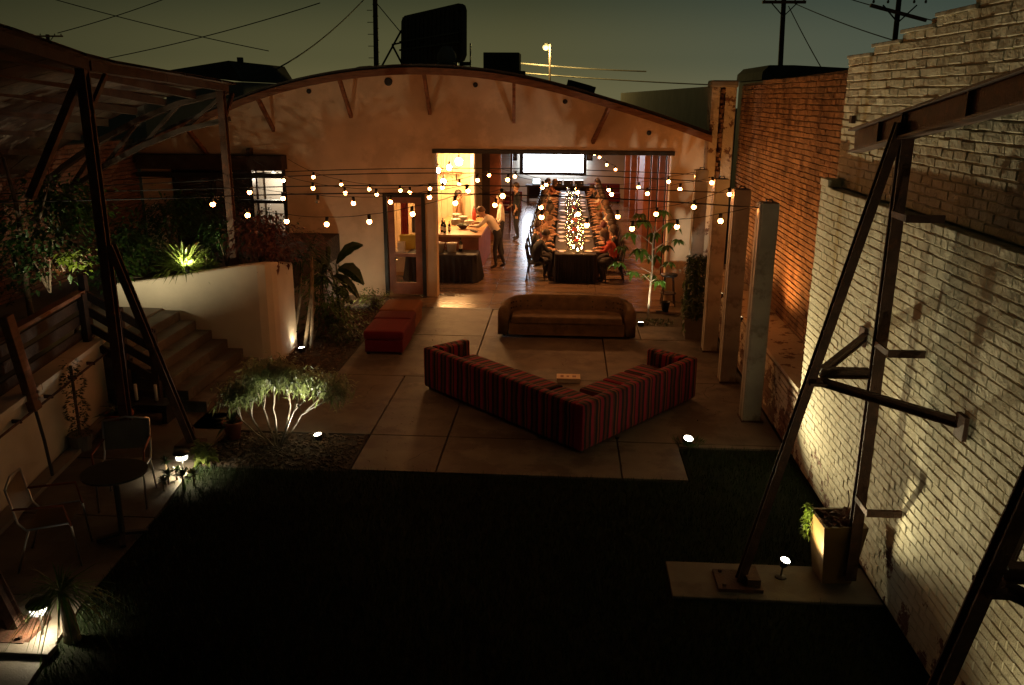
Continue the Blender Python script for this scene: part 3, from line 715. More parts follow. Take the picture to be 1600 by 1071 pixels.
MB().b2((-3.35, 20.9, .96), (-2.05, 25.5-1.1, 1.02)).build('top', 'wood', bar, bevel=.008)
MB().b2((-3.3, 20.96, 0), (-2.12, 20.99, .96)).build('end_panel', 'wood_post', bar); MB().b2((-2.15, 20.99, 0), (-2.12, 24.35, .96)).build('front_panel', 'wood_post', bar); MB().b2((-3.3, 20.99, 0), (-3.27, 24.35, .96)).build('back_panel', 'wood_post', bar)

def bottle(x, y, z, h, lab, m='bottle', grp='bottles on the bar'):
    t = thing('bottle', lab, 'bottle', (x, y, z), grp); r = h*.125
    MB().lathe([(r*.9, 0), (r, .01), (r, h*.6), (r*.35, h*.75), (r*.33, h*.97), (r*.36, h)], (x, y, z), 10).build('body', m, t, True)
    MB().lathe([(r*1.02, h*.2), (r*1.02, h*.48)], (x, y, z), 10).build('label', 'white_china', t)
bx = [(-3.2, 21.15, .30), (-3.08, 21.3, .30), (-2.98, 21.12, .32), (-2.9, 21.35, .28), (-3.25, 21.5, .3), (-3.1, 21.65, .31), (-2.5, 23.9, .3), (-2.45, 24.15, .3)]
for i, (x, y, h) in enumerate(bx): bottle(x, y, 1.02, h, 'dark wine bottle with a pale label standing on the bar counter' if i < 6 else 'dark bottle at the far end of the bar counter', grp='wine bottles on the bar' if i < 6 else 'bottles at the far end of the bar')
bottle(-2.52, 20.55, .675, .34, 'single dark bottle beside the white bucket on the buffet', grp=None)
for k, (x, y, lab) in enumerate(((-2.72, 20.4, 'white ice bucket on the buffet beside a bottle'), (-3.02, 20.4, 'white ice bucket on the buffet close to the jamb'))):
    t = thing('ice_bucket', lab, 'bucket', (x, y, .674), 'ice buckets on the buffet'); MB().lathe([(.10, 0), (.125, .22), (.135, .225), (.12, .21), (.10, .05), (.01, .04)], (x, y, .674), 18).build('bowl', 'white_china', t, True)
    MB().tube([(x-.135, y, .86), (x-.16, y, .84), (x-.135, y, .80)], .008, 6).build('handle', 'chrome', t)
t = thing('salad_bowl', 'dark bowl of greens on the bar counter', 'bowl', (-2.62, 21.9, 1.02)); MB().lathe([(.06, 0), (.17, .1), (.175, .105), (.16, .095), (.05, .02)], (-2.62, 21.9, 1.021), 18).build('dish', 'wood_dark', t, True)
b = MB()
for k in range(40): a_ = rnd(0, 6.28); r_ = rnd(0, .12); b.leaf((-2.62+r_*math.cos(a_), 21.9+r_*math.sin(a_), 1.1+rnd(0, .05)), (rnd(-1, 1), rnd(-1, 1), .5), .07, .04)
b.build('greens', 'leaf', t)
for k in range(3):
    x, y = -2.35+.06*k, 21.55-.1*k
    t = thing('small_dish', ['small dish nearest the salad bowl on the bar', 'small dish in the middle of the bar front', 'small dish nearest the bar end'][k], 'dish', (x, y, 1.02), 'small dishes on the bar'); MB().lathe([(.03, 0), (.06, .025), (.062, .03), (.04, .012)], (x, y, 1.021), 12).build('rim', 'wood_dark', t, True)
for k, (x, y, h) in enumerate(((-2.9, 22.6, .16), (-2.75, 23.0, .18), (-2.95, 23.3, .2), (-2.55, 22.8, .1))):
    t = thing('dish_stack', ['pile of white plates nearest the bottles', 'pile of white plates mid bar', 'tallest pile of white plates on the bar', 'low pile of white plates near the server'][k], 'plates', (x, y, 1.02), 'piles of plates on the bar')
    for j in range(int(h/.02)): MB().lathe([(.08, 0), (.135, .012), (.135, .016), (.05, .008)], (x, y, 1.021+j*.02), 16).build('plate', 'white_china', t, True)
t = thing('shaker', 'red shaker on the far part of the bar', 'shaker', (-2.5, 23.5, 1.02)); MB().lathe([(.05, 0), (.06, .2), (.045, .27), (.03, .33), (.005, .34)], (-2.5, 23.5, 1.021), 14).build('body', 'shirt_red', t, True); MB().lathe([(.032, .33), (.03, .37), (.005, .38)], (-2.5, 23.5, 1.021), 12).build('cap', 'chrome', t)
# behind the glazed door
t = thing('curtain', 'red curtain hanging behind the glazed door', 'curtain', (-4.1, 22.0, 0)); b = MB()
def drape(x0, x1, y, z0, z1, n, amp):
    b = MB(); k = len(b.v)
    for i in range(n+1):
        x = x0+(x1-x0)*i/n; yy = y+amp*math.sin(i*1.9)
        b.v += [Vector((x, yy, z0)), Vector((x, yy, z1)), Vector((x, yy+.012, z1)), Vector((x, yy+.012, z0))]
    for i in range(n):
        a = k+4*i; b.f += [(a, a+4, a+5, a+1), (a+3, a+2, a+6, a+7), (a+1, a+5, a+6, a+2)]
    return b
YD = 21.0
def dbox(x0, y0, x1, y1, d=.3):
    a, c = aY(x0, y0, YD), aY(x1, y1, YD); return (min(a.x, c.x), YD, min(a.z, c.z)), (max(a.x, c.x), YD+d, max(a.z, c.z))
a, c = dbox(622, 300, 636, 369); drape(a[0], c[0], YD+.25, a[2], c[2], 12, .03).build('cloth', 'shirt_red', t); MB().tube([(a[0]-.15, YD+.26, c[2]+.02), (c[0]+.5, YD+.26, c[2]+.02)], .012).build('rod', 'black_metal', t)
a, c = dbox(649, 300, 660, 384); t = thing('apron', 'white apron hanging behind the glazed door', 'apron', (a[0], YD+.2, a[2])); drape(a[0], c[0], YD+.25, a[2], c[2], 10, .025).build('cloth', 'shirt_white', t)
a, c = dbox(640, 335, 648, 366); t = thing('jacket', 'grey jacket hanging beside the red curtain', 'jacket', (a[0], YD+.2, a[2])); drape(a[0], c[0], YD+.25, a[2], c[2], 8, .025).build('cloth', 'pot_grey', t)
a, c = dbox(624, 368, 649, 391); t = thing('storage_box', 'yellow box on the cabinet behind the glazed door', 'box', (a[0], YD, a[2])); MB().b2(a, (c[0], YD+.2, c[2]-.03)).build('carton', 'yellow_card', t, bevel=.015); MB().b2((a[0]-.01, YD-.01, c[2]-.029), (c[0]+.01, YD+.21, c[2])).build('lid', 'yellow_card', t)
zt = a[2]; xl = a[0]
a, c = dbox(623, 377, 634, 391); t = thing('paper_box', 'white box in front of the yellow box', 'box', (a[0], YD-.2, zt)); MB().b2((a[0], YD-.2, zt), (c[0], YD-.03, c[2]-.02)).build('carton', 'white_china', t, bevel=.006); MB().b2((a[0]-.004, YD-.204, c[2]-.019), (c[0]+.004, YD-.026, c[2])).build('lid', 'white_china', t)
t = thing('cabinet', 'wooden cabinet behind the glazed door', 'cabinet', (xl, YD, 0)); MB().b2((xl-.9, YD-.25, 0), (xl+.62, YD+.23, zt-.03)).build('body', 'wood', t, bevel=.01); MB().b2((xl-.92, YD-.27, zt-.029), (xl+.64, YD+.24, zt-.002)).build('top', 'white_china', t)
for x in (xl-.85, xl-.1): MB().b2((x, YD-.268, .1), (x+.68, YD-.252, zt-.08)).build('door', 'panel', t)
b = MB()
for k in range(160):
    x = rnd(-3.85, -3.2); b.leaf((x, 18.95+rnd(-.08, .08), 0.0), (rnd(-.5, .5), rnd(-.5, .5), 1), rnd(.15, .38), .05, .3)
o = b.build('foliage_plant', 'leaf', None, org=(-3.5, 18.95, 0)); tag(o, 'row of green leaves inside the door foot', 'plant')

# ================================================================== DINING TABLE AND GUESTS
TX0, TX1, TY0, TY1, TZ = -.22, .74, 20.3, 34.6, .70
n_t = 6
for k in range(n_t):
    ya, yb = TY0+(TY1-TY0)*k/n_t, TY0+(TY1-TY0)*(k+1)/n_t
    t = thing('dining_table', ['first folding table of the long row nearest the entrance', 'second folding table of the long row', 'third folding table of the long row', 'fourth folding table of the long row', 'fifth folding table of the long row', 'last folding table of the long row nearest the screen'][k], 'table', (.26, (ya+yb)/2, 0), 'tables of the long banquet row')
    MB().b2((TX0+.03, ya+.02, TZ-.045), (TX1-.03, yb-.02, TZ-.015)).build('top', 'wood', t)
    for x in (TX0+.12, TX1-.12):
        for y in (ya+.15, yb-.15): MB().b2((x-.02, y-.02, 0), (x+.02, y+.02, TZ-.05)).build('leg', 'black_metal', t)
o = cloth(TX0, TY0, TX1, TY1, TZ, 16, .06, 5).build('tablecloth', 'black_cloth', None, org=(.26, 27.4, 0)); tag(o, 'black cloth covering the whole long banquet table', 'tablecloth')
# place settings and glasses, in 26 seats a side
def make_chair():
    t = thing('dining_chair', 'black wooden dining chair at the long table', 'chair', (0, 0, 0), 'chairs along the banquet table')
    MB().b2((-.2, -.2, .41), (.2, .2, .45)).build('seat', 'black_metal', t, bevel=.01)
    for sx_ in (-1, 1):
        for sy in (-1, 1):
            MB().bar((sx_*.19+(-.05 if sx_ < 0 else .02), sy*.18, 0), (sx_*.175, sy*.17, .41), .03).build('leg', 'black_metal', t)
    for sy in (-1, 1): MB().bar((-.19, sy*.17, .45), (-.26, sy*.17, .86), .028).build('back_post', 'black_metal', t)
    MB().bar((-.26, -.185, .83), (-.26, .185, .83), .025, .10).build('back_rail', 'black_metal', t); MB().bar((-.235, -.17, .66), (-.235, .17, .66), .02, .05).build('back_rail', 'black_metal', t)
    return t
def skinmesh(verts, edges, rad, lev=1):
    me = bpy.data.meshes.new('tmp'); me.from_pydata(verts, edges, []); o = bpy.data.objects.new('tmp', me); col.objects.link(o)
    sm = o.modifiers.new('s', 'SKIN'); sm.use_smooth_shade = True
    for i, r in enumerate(rad): me.skin_vertices[0].data[i].radius = (r, r) if not isinstance(r, tuple) else r
    me.skin_vertices[0].data[0].use_root = True
    ss = o.modifiers.new('u', 'SUBSURF'); ss.levels = lev; ss.render_levels = lev
    dg = bpy.context.evaluated_depsgraph_get(); e = o.evaluated_get(dg); out = bpy.data.meshes.new_from_object(e)
    bpy.data.objects.remove(o); bpy.data.meshes.remove(me); return out
def person_mesh(name, J, slots, skirt=False):
    """J: joints by name. One continuous body; head, neck and hands are part of it."""
    keys = list(J); V = [J[k][0] for k in keys]; Rd = [J[k][1] for k in keys]; ix = {k: i for i, k in enumerate(keys)}
    E_ = [('pelvis', 'belly'), ('belly', 'chest'), ('chest', 'neck'), ('neck', 'head')]
    for s in 'LR': E_ += [('chest', 'sh'+s), ('sh'+s, 'el'+s), ('el'+s, 'wr'+s), ('wr'+s, 'pa'+s), ('pelvis', 'hip'+s), ('hip'+s, 'kn'+s), ('kn'+s, 'an'+s), ('an'+s, 'toe'+s)]
    me = skinmesh(V, [(ix[a], ix[b]) for a, b in E_], Rd, 1)
    bm = bmesh.new(); bm.from_mesh(me); bpy.data.meshes.remove(me)
    bm.faces.ensure_lookup_table()
    def near(p, ks):
        return min((p-Vector(J[k][0])).length for k in ks)
    hands = [J['wrL'][0], J['wrR'][0], J['paL'][0], J['paR'][0]]
    for f in bm.faces:
        c = f.calc_center_median(); f.smooth = True
        dl = near(c, ['knL', 'knR', 'anL', 'anR', 'hipL', 'hipR', 'pelvis']); du = near(c, ['belly', 'chest', 'shL', 'shR', 'elL', 'elR'])
        dh = min((c-Vector(h)).length for h in hands); dn = near(c, ['neck', 'head']); ft = near(c, ['toeL', 'toeR'])
        q = min((dl, 1), (du, 0), (dn, 2), (dh, 2), (ft, 3)); f.material_index = q[1]
    # head with features
    hd = Vector(J['head'][0]); face = J['face'] if 'face' in J else Vector((1, 0, 0))
    fx_ = Vector(J['faceDir']) if 'faceDir' in J else Vector((1, 0, 0))
    return bm, hd, fx_
def finish_person(name, bm, hd, fd, slots, J):
    fd = fd.normalized(); side = Vector((0, 0, 1)).cross(fd).normalized(); upd = fd.cross(side)
    rot = Matrix((fd, side, upd)).transposed()
    def blob(c, r, sq, mi, seg=10):
        res = bmesh.ops.create_uvsphere(bm, u_segments=seg, v_segments=max(6, seg-2), radius=r)
        for v in res['verts']:
            v.co = rot @ Vector((v.co.x*sq[0], v.co.y*sq[1], v.co.z*sq[2]))+hd+rot @ Vector(c)
        for f in {f for v in res['verts'] for f in v.link_faces}: f.material_index = mi; f.smooth = True
    blob((0, 0, .04), .105, (.95, .78, 1.15), 2); blob((.03, 0, -.05), .07, (.95, .85, .9), 2, 8)
    blob((.105, 0, .015), .018, (1, .8, 1.5), 2, 6)
    for s in (-1, 1):
        blob((.088, s*.034, .045), .012, (1, 1, .8), 3, 6); blob((-.005, s*.085, .02), .024, (.7, .4, 1.2), 2, 6)
    blob((.094, 0, -.045), .02, (.4, 1.3, .35), 4, 6)
    # hands: palm is the end of the forearm; five fingers each
    for s in 'LR':
        w, p = Vector(J['wr'+s][0]), Vector(J['pa'+s][0]); d = (p-w).normalized(); x = d.cross(Vector((0, 0, 1)))
        if x.length < .1: x = Vector((0, 1, 0))
        x.normalize(); dn = x.cross(d)
        for i, (o_, L) in enumerate(((-.03, .06), (-.01, .075), (.012, .07), (.032, .055))):
            mb = MB(); a = p+x*o_; mb.tube([a, a+d*L*.5-dn*.008, a+d*L*.9-dn*.03], [.010, .009, .006], 5)
            vs = [bm.verts.new(v) for v in mb.v]
            for f in mb.f: ff = bm.faces.new([vs[i_] for i_ in f]); ff.material_index = 2; ff.smooth = True
        mb = MB(); sg = 1 if s == 'L' else -1; a = w+x*sg*.035+d*.02; mb.tube([a, a+d*.035+x*sg*.025, a+d*.065+x*sg*.02], [.012, .010, .007], 5)
        vs = [bm.verts.new(v) for v in mb.v]
        for f in mb.f: ff = bm.faces.new([vs[i_] for i_ in f]); ff.material_index = 2; ff.smooth = True
    me = bpy.data.meshes.new(name); bm.to_mesh(me); bm.free()
    for s in slots: me.materials.append(M[s])
    return me
def hair_mesh(hd, fd, long=False, seed=1):
    rg = random.Random(seed); fd = fd.normalized(); side = Vector((0, 0, 1)).cross(fd).normalized(); upd = fd.cross(side)
    b = MB(); n, mrow = 14, 7; a0 = 0
    for j in range(mrow+1):
        th = j/mrow*(2.35 if long else 1.75)
        for i in range(n):
            ph = 2*math.pi*i/n; front = math.cos(ph)
            lim = 1-.42*max(0, front)
            t_ = th*lim; r = .118*(1+.05*rg.uniform(-1, 1))
            p = fd*(r*math.sin(t_)*math.cos(ph)*.98-.008)+side*(r*math.sin(t_)*math.sin(ph)*.86)+upd*(r*1.15*math.cos(t_)+.045)
            if long and j >= mrow-1 and front < .2: p += Vector((0, 0, -.10*(j-mrow+2)))
            b.v.append(hd+p)
    for j in range(mrow):
        for i in range(n): b.f.append((j*n+i, j*n+(i+1) % n, (j+1)*n+(i+1) % n, (j+1)*n+i))
    return b
def joints(kind):
    if kind == 'sit': return {'pelvis': ((-.05, 0, .52), .15), 'belly': ((-.07, 0, .68), .13), 'chest': ((-.05, 0, .90), .14), 'neck': ((-.01, 0, 1.07), .055), 'head': ((.02, 0, 1.17), .06),
        'shL': ((-.04, .17, .98), .065), 'elL': ((.10, .24, .76), .048), 'wrL': ((.32, .15, .755), .033), 'paL': ((.38, .12, .75), .036), 'shR': ((-.04, -.17, .98), .065), 'elR': ((.08, -.25, .77), .048), 'wrR': ((.28, -.14, .80), .033), 'paR': ((.33, -.10, .82), .036),
        'hipL': ((.0, .10, .50), .10), 'knL': ((.36, .11, .49), .065), 'anL': ((.34, .11, .09), .042), 'toeL': ((.46, .12, .035), .035), 'hipR': ((.0, -.10, .50), .10), 'knR': ((.36, -.11, .49), .065), 'anR': ((.38, -.12, .09), .042), 'toeR': ((.50, -.13, .035), .035), 'faceDir': (1, 0, -.1)}
    if kind == 'lean': return {'pelvis': ((-.05, 0, .52), .15), 'belly': ((.0, 0, .67), .13), 'chest': ((.10, .02, .87), .14), 'neck': ((.20, .03, 1.01), .055), 'head': ((.26, .04, 1.09), .06),
        'shL': ((.11, .19, .95), .065), 'elL': ((.22, .26, .77), .048), 'wrL': ((.40, .16, .76), .033), 'paL': ((.46, .13, .755), .036), 'shR': ((.13, -.15, .95), .065), 'elR': ((.25, -.24, .77), .048), 'wrR': ((.42, -.12, .78), .033), 'paR': ((.47, -.08, .79), .036),
        'hipL': ((.0, .10, .50), .10), 'knL': ((.36, .13, .49), .065), 'anL': ((.24, .13, .09), .042), 'toeL': ((.36, .14, .035), .035), 'hipR': ((.0, -.10, .50), .10), 'knR': ((.36, -.11, .49), .065), 'anR': ((.30, -.12, .09), .042), 'toeR': ((.42, -.13, .035), .035), 'faceDir': (1, .25, -.25)}
    if kind == 'stand': return {'pelvis': ((0, 0, .95), .14), 'belly': ((.01, 0, 1.12), .125), 'chest': ((.0, 0, 1.34), .14), 'neck': ((.01, 0, 1.50), .055), 'head': ((.03, 0, 1.60), .06),
        'shL': ((.0, .18, 1.42), .065), 'elL': ((-.02, .24, 1.14), .048), 'wrL': ((.12, .22, .94), .033), 'paL': ((.15, .21, .87), .036), 'shR': ((.0, -.18, 1.42), .065), 'elR': ((-.02, -.25, 1.14), .048), 'wrR': ((.16, -.20, 1.02), .033), 'paR': ((.23, -.17, 1.0), .036),
        'hipL': ((0, .09, .90), .095), 'knL': ((.03, .10, .50), .062), 'anL': ((-.02, .11, .09), .042), 'toeL': ((.13, .13, .035), .035), 'hipR': ((0, -.09, .90), .095), 'knR': ((.02, -.10, .50), .062), 'anR': ((-.06, -.11, .09), .042), 'toeR': ((.09, -.13, .035), .035), 'faceDir': (1, 0, -.05)}
    if kind == 'serve': return {'pelvis': ((0, 0, .92), .14), 'belly': ((.08, 0, 1.08), .125), 'chest': ((.24, 0, 1.25), .14), 'neck': ((.36, 0, 1.36), .055), 'head': ((.43, 0, 1.43), .06),
        'shL': ((.25, .18, 1.32), .065), 'elL': ((.42, .24, 1.12), .048), 'wrL': ((.62, .16, 1.10), .033), 'paL': ((.69, .13, 1.095), .036), 'shR': ((.25, -.18, 1.32), .065), 'elR': ((.44, -.24, 1.14), .048), 'wrR': ((.64, -.15, 1.14), .033), 'paR': ((.71, -.12, 1.13), .036),
        'hipL': ((-.01, .09, .88), .095), 'knL': ((.06, .10, .49), .062), 'anL': ((.02, .11, .09), .042), 'toeL': ((.17, .13, .035), .035), 'hipR': ((-.01, -.09, .88), .095), 'knR': ((-.02, -.10, .49), .062), 'anR': ((-.16, -.11, .10), .042), 'toeR': ((-.02, -.13, .035), .035), 'faceDir': (1, .1, -.35)}
PM = {}
def get_person(kind):
    if kind not in PM:
        J = joints(kind); fd = Vector(J.pop('faceDir'))
        bm, hd, _ = person_mesh(kind, J, None); me = finish_person('person_'+kind, bm, hd, fd, ['shirt_tan', 'denim', 'skin', 'hair', 'shirt_rust'], J)
        hs = hair_mesh(hd, fd, False, 2).mesh('hair', 'hair', smooth=True); hl = hair_mesh(hd, fd, True, 3).mesh('hair', 'hair', smooth=True)
        PM[kind] = (me, hs, hl)
    return PM[kind]
def person(kind, loc, rz, label, shirt, hair='hair', long=False, group=None, s=1.0):
    me, hs, hl = get_person(kind); o = bpy.data.objects.new('person', me); col.objects.link(o); o.location = loc; o.rotation_euler = (0, 0, rz); o.scale = (s, s, s)
    o.material_slots[0].link = 'OBJECT'; o.material_slots[0].material = M[shirt]
    h = bpy.data.objects.new('hair', hl if long else hs); col.objects.link(h); h.parent = o
    h.material_slots[0].link = 'OBJECT'; h.material_slots[0].material = M[hair]
    return tag(o, label, 'person', group)
chair0 = make_chair(); used = False
NS = 18; SP = (TY1-TY0-.5)/NS
prng = random.Random(21)
cname = dict(shirt_tan='tan', shirt_rust='rust coloured', shirt_black='black', shirt_plum='plum', shirt_white='white', shirt_blue='dark blue', shirt_olive='olive', shirt_red='red')
seen = {}
for side in (0, 1):
    for k in range(NS):
        y = TY0+.35+SP*k+prng.uniform(-.05, .05); x = (TX0-.30) if side == 0 else (TX1+.30); rz = 0 if side == 0 else math.pi
        cl = 'black dining chair on the %s side of the long table%s' % ('bar' if side == 0 else 'brick wall', ', nearest the entrance' if k == 0 else '')
        grp = 'chairs on the %s side of the banquet table' % ('bar' if side == 0 else 'wall')
        xo = x-(.16 if side == 0 else -.16)
        if not used: chair0.location = (xo, y, 0); chair0.rotation_euler = (0, 0, rz); chair0['label'] = cl; used = True
        else: dup(chair0, (xo, y, 0), rz+prng.uniform(-.12, .12), cl, grp)
        sh_ = prng.choice(SHIRTS); kd = prng.choice(['sit', 'lean', 'sit']); lg = prng.random() < .5; hr = prng.choice(['hair', 'hair', 'hair_brown'])
        lab = None; g = None
        if side == 0 and k == 0: sh_, kd, lg = 'shirt_black', 'lean', False; lab = 'guest in black seated nearest the entrance on the bar side'
        if side == 1 and k == 0: sh_, kd, lg = 'shirt_red', 'lean', True; lab = 'long haired guest in red seated nearest the entrance'
        if lab is None:
            zone = ['near third', 'middle third', 'far third'][min(2, k*3//NS)]
            lab = 'guest in %s with %s hair seated in the %s of the %s side' % (cname[sh_], 'long' if lg else 'short', zone, 'bar' if side == 0 else 'wall')
            g = 'guests in %s, %s hair, %s, %s side' % (cname[sh_], 'long' if lg else 'short', zone, 'bar' if side == 0 else 'wall')
        person(kd, (xo-.02 if side == 0 else xo+.02, y, -.04), rz+prng.uniform(-.25, .25), lab, sh_, hr, lg, g, prng.uniform(.96, 1.04))
chair0['group'] = 'chairs on the bar side of the banquet table'
# table ware
pl0 = thing('place_setting', 'white plate setting on the bar side of the black tablecloth', 'plate', (0, 0, 0), 'plates along the banquet table')
MB().lathe([(.07, 0), (.105, .010), (.105, .015), (.06, .007)], (0, 0, 0), 16).build('plate', 'white_china', pl0, True); MB().b2((-.06, -.17, 0), (.05, -.125, .012)).build('napkin', 'shirt_white', pl0)
gl0 = thing('wine_glass', 'wine glass standing in the row on the bar side', 'glass', (0, 0, 0), 'glasses along the banquet table')
MB().lathe([(.034, 0), (.03, .004), (.005, .01), (.004, .085), (.032, .115), (.040, .155), (.034, .21)], (0, 0, 0), 9).build('bowl', 'wine_glass', gl0, True)
first = [True, True]
trg = random.Random(33)
for side in (0, 1):
    for k in range(NS):
        y = TY0+.35+SP*k; x = (TX0+.15 if side == 0 else TX1-.15)+trg.uniform(-.03, .03); s_ = 'bar' if side == 0 else 'wall'; sg = 1 if side == 0 else -1
        L_ = 'white plate setting on the %s side of the black tablecloth' % s_
        if first[0]: pl0.location = (x, y, TZ+.002); first[0] = False
        elif trg.random() < .85: dup(pl0, (x, y+trg.uniform(-.05, .05), TZ+.002), (0 if side == 0 else math.pi)+trg.uniform(-.5, .5), L_, 'plates on the %s side' % s_)
        for dx, dy in ((.15, .03), (.20, .17), (.13, .27), (.23, .38), (.18, .55)):
            xx = x+dx*sg+trg.uniform(-.03, .03); L_ = 'clear wine glass in the row on the %s side' % s_
            if first[1]: gl0.location = (xx, y+dy, TZ+.002); first[1] = False
            elif y+dy < TY1-.1: dup(gl0, (xx, y+dy+trg.uniform(-.04, .04), TZ+.002), 0, L_, 'glasses on the %s side' % s_)
pl0['group'] = 'plates on the bar side'; gl0['group'] = 'glasses on the bar side'; gl0['label'] = 'clear wine glass in the row on the bar side'
cn0 = thing('candle', 'lit candle at the entrance end of the tablecloth', 'candle', (0, 0, 0), None)
MB().lathe([(.034, 0), (.036, .09), (.033, .088), (.03, .02)], (0, 0, 0), 10).build('holder', 'wine_glass', cn0, True); MB().lathe([(.028, .005), (.028, .05)], (0, 0, 0), 9).build('wax', 'white_china', cn0); MB().lathe([(.004, .052), (.021, .070), (.019, .088), (.002, .125)], (0, 0, 0), 8).build('flame', 'candle_flame', cn0, True)
cds = [(.31, TY0+.09), (.22, TY0+.5), (.16, TY0+1.35), (.31, TY0+1.9), (.22, TY0+2.9), (.36, TY0+3.7), (.2, TY0+4.9), (.3, TY0+6.2), (.24, TY0+7.8), (.3, TY0+9.4), (.22, TY0+11), (.3, TY0+12.8)]
ords = ['', 'second lit candle from the entrance', 'third lit candle from the entrance', 'fourth lit candle from the entrance', 'fifth lit candle from the entrance', 'sixth lit candle from the entrance', 'seventh lit candle from the entrance', 'eighth lit candle from the entrance', 'ninth lit candle from the entrance', 'tenth lit candle from the entrance', 'eleventh lit candle from the entrance', 'last lit candle near the screen end']
for i, (x, y) in enumerate(cds):
    if i == 0: cn0.location = (x, y, TZ+.002); cn0['group'] = 'candles down the banquet table'; r_ = cn0
    else: r_ = dup(cn0, (x, y, TZ+.002), 0, ords[i]+' on the long table', 'candles down the banquet table')
    WT[r_.name] = Vector(r_.location)
for i in range(22):
    x, y = (.08 if i % 2 else .44)+trg.uniform(-.05, .05), TY0+.4+i*.62; sd_ = 'bar' if i % 2 else 'wall'
    dup(cn0, (x, y, TZ+.002), 0, 'small lit candle in the %s side row among the glasses' % sd_, 'small candles in the %s side row' % sd_)
for i, y in enumerate((TY0+.75, TY0+2.3, TY0+4.2, TY0+6.9)):
    x = .27; t = thing('flower_vase', ['red flowers nearest the entrance on the table', 'second vase of red flowers on the table', 'third vase of red flowers on the table', 'farthest vase of red flowers on the table'][i], 'vase', (x, y, TZ), 'vases of red flowers on the table')
    MB().lathe([(.04, 0), (.05, .06), (.03, .12), (.035, .14)], (x, y, TZ+.002), 10).build('vase', 'bottle', t, True); b = MB(); f = MB()
    for k in range(16): a_ = rnd(0, 6.28); b.leaf((x, y, TZ+.14), (math.cos(a_), math.sin(a_), rnd(.4, 1.6)), rnd(.1, .16), .05, .4)
    for k in range(6): f.ball((x+rnd(-.07, .07), y+rnd(-.08, .08), TZ+.22+rnd(-.03, .06)), .03, 6)
    b.build('leaves', 'leaf_dark', t); f.build('petals', 'shirt_red', t, True)
# staff and standing guests
person('serve', (-1.72, 21.9, 0), R(172), 'server in a white shirt leaning over the bar counter', 'shirt_white', 'hair_brown')
person('stand', (-1.5, 26.6, 0), R(200), 'standing person in black beyond the server', 'shirt_black')
person('stand', (-1.75, 23.4, 0), R(185), 'person in white standing just behind the server', 'shirt_white', 'hair')
person('stand', (-3.62, 22.3, 0), R(-40), 'bartender in black half hidden by the jamb', 'shirt_black', 'hair_brown')
person('stand', (-3.05, 24.25, 0), R(-10), 'bartender in tan at the far end of the bar', 'shirt_tan', 'hair')

# ================================================================== PAINTED COLUMNS, CABLES, BULB STRINGS
CY = [(2.64, 11.4, 3.0), (2.62, 13.08, 3.0), (2.61, 14.78, 3.0), (2.60, 16.92, 2.98)]
for i, (x, y, h) in enumerate(CY):
    t = thing('painted_column', ['nearest painted steel column beside the lawn corner', 'second painted steel column from the lawn', 'third painted steel column from the lawn', 'farthest painted steel column beside the hall'][i], 'column', (x, y, 0), 'painted columns along the brick wall')
    MB().b2((x-.11, y-.13, .02), (x+.11, y+.13, h)).build('shaft', 'column', t, bevel=.008)
    MB().b2((x-.135, y-.12, .02), (x-.112, y-.02, h-.01)).build('flange', 'column', t, bevel=.004); MB().b2((x-.135, y+.02, .02), (x-.112, y+.12, h-.01)).build('flange', 'column', t, bevel=.004)
    MB().b2((x-.15, y-.15, 0), (x+.15, y+.15, .02)).build('base_plate', 'rust', t)
    MB().tube([(x-.04, y, h), (x-.04, y, h+.035), (x+.03, y, h+.04), (x+.05, y, h)], .012, 6).build('eye_bolt', 'black_metal', t)
    MB().tube([(x-.115, y, h-.07), (x-.16, y, h-.07)], .012, 6).build('cable_anchor', 'black_metal', t)
cabs = [((300, 309), (600, 301.5), (1195, 325)), ((300, 296), (600, 289), (1150, 302)), ((300, 284), (600, 270), (1123, 285)), ((300, 276), (600, 263), (1093, 273))]
for i, c3 in enumerate(cabs):
    Y = CY[i][1]; p0, p1, p2 = [aY(*q, Y) for q in c3]; end = p0+(p0-p1)*((-9.1-p0.x)/(p0.x-p1.x)) if abs(p0.x-p1.x) > .1 else p0
    p2 = Vector((CY[i][0]-.16, Y, p2.z))
    pts = [end]
    for k in range(25):
        t_ = k/24; pts.append(p0*(1-t_)+p2*t_+Vector((0, 0, (p1.z-(p0.z*.55+p2.z*.45))*4*t_*(1-t_))))
    o = MB().tube(pts, .009, 6).build('support_cable', 'cable', None, True); tag(o, ['nearest steel cable strung across the court from the first column', 'second steel cable across the court', 'third steel cable across the court', 'farthest steel cable across the court before the gable'][i], 'cable', 'cables strung across the court')
STR = [
 (11.4, [(1192, 327)], [(1190, 332), (1125, 347), (1058, 356), (988, 359), (917, 353.5), (846, 341), (784, 308), None, (711, 319), (644, 336), (577, 348), (511, 352), (448, 347.5), (387, 338), (332, 321)]),
 (13.08, [(1150, 303)], [(1139, 305), (1084.5, 325), (1026, 336), (964.6, 340), (904, 336), (844, 326), (774.5, 322), None, (730, 300), (670, 310), (611, 317), (552.5, 319), (497, 316), (442, 311.5), (390.5, 302)]),
 (14.78, [(1123, 286)], [(1113, 287), (1062.6, 297), (1011, 304), (956, 305), (901.5, 302), (848, 294), (794, 282.5), None, (745.6, 283), (692, 295), (641, 302.5), (588, 305), (539, 303), (489, 295.5), (442, 283.5)]),
 (16.92, [(1093, 274)], [(1088, 277), (1044, 285), (998, 294), (950, 298), (901.5, 296), (853, 290), (805.6, 277), None, (763.6, 275), (718, 289), (671, 296), (625, 299), (578, 297), (533, 290), (490, 278)]),
 (22.5, [], [(928.5, 242), (937.5, 247), (947.6, 258.6), (961, 266)]),
]
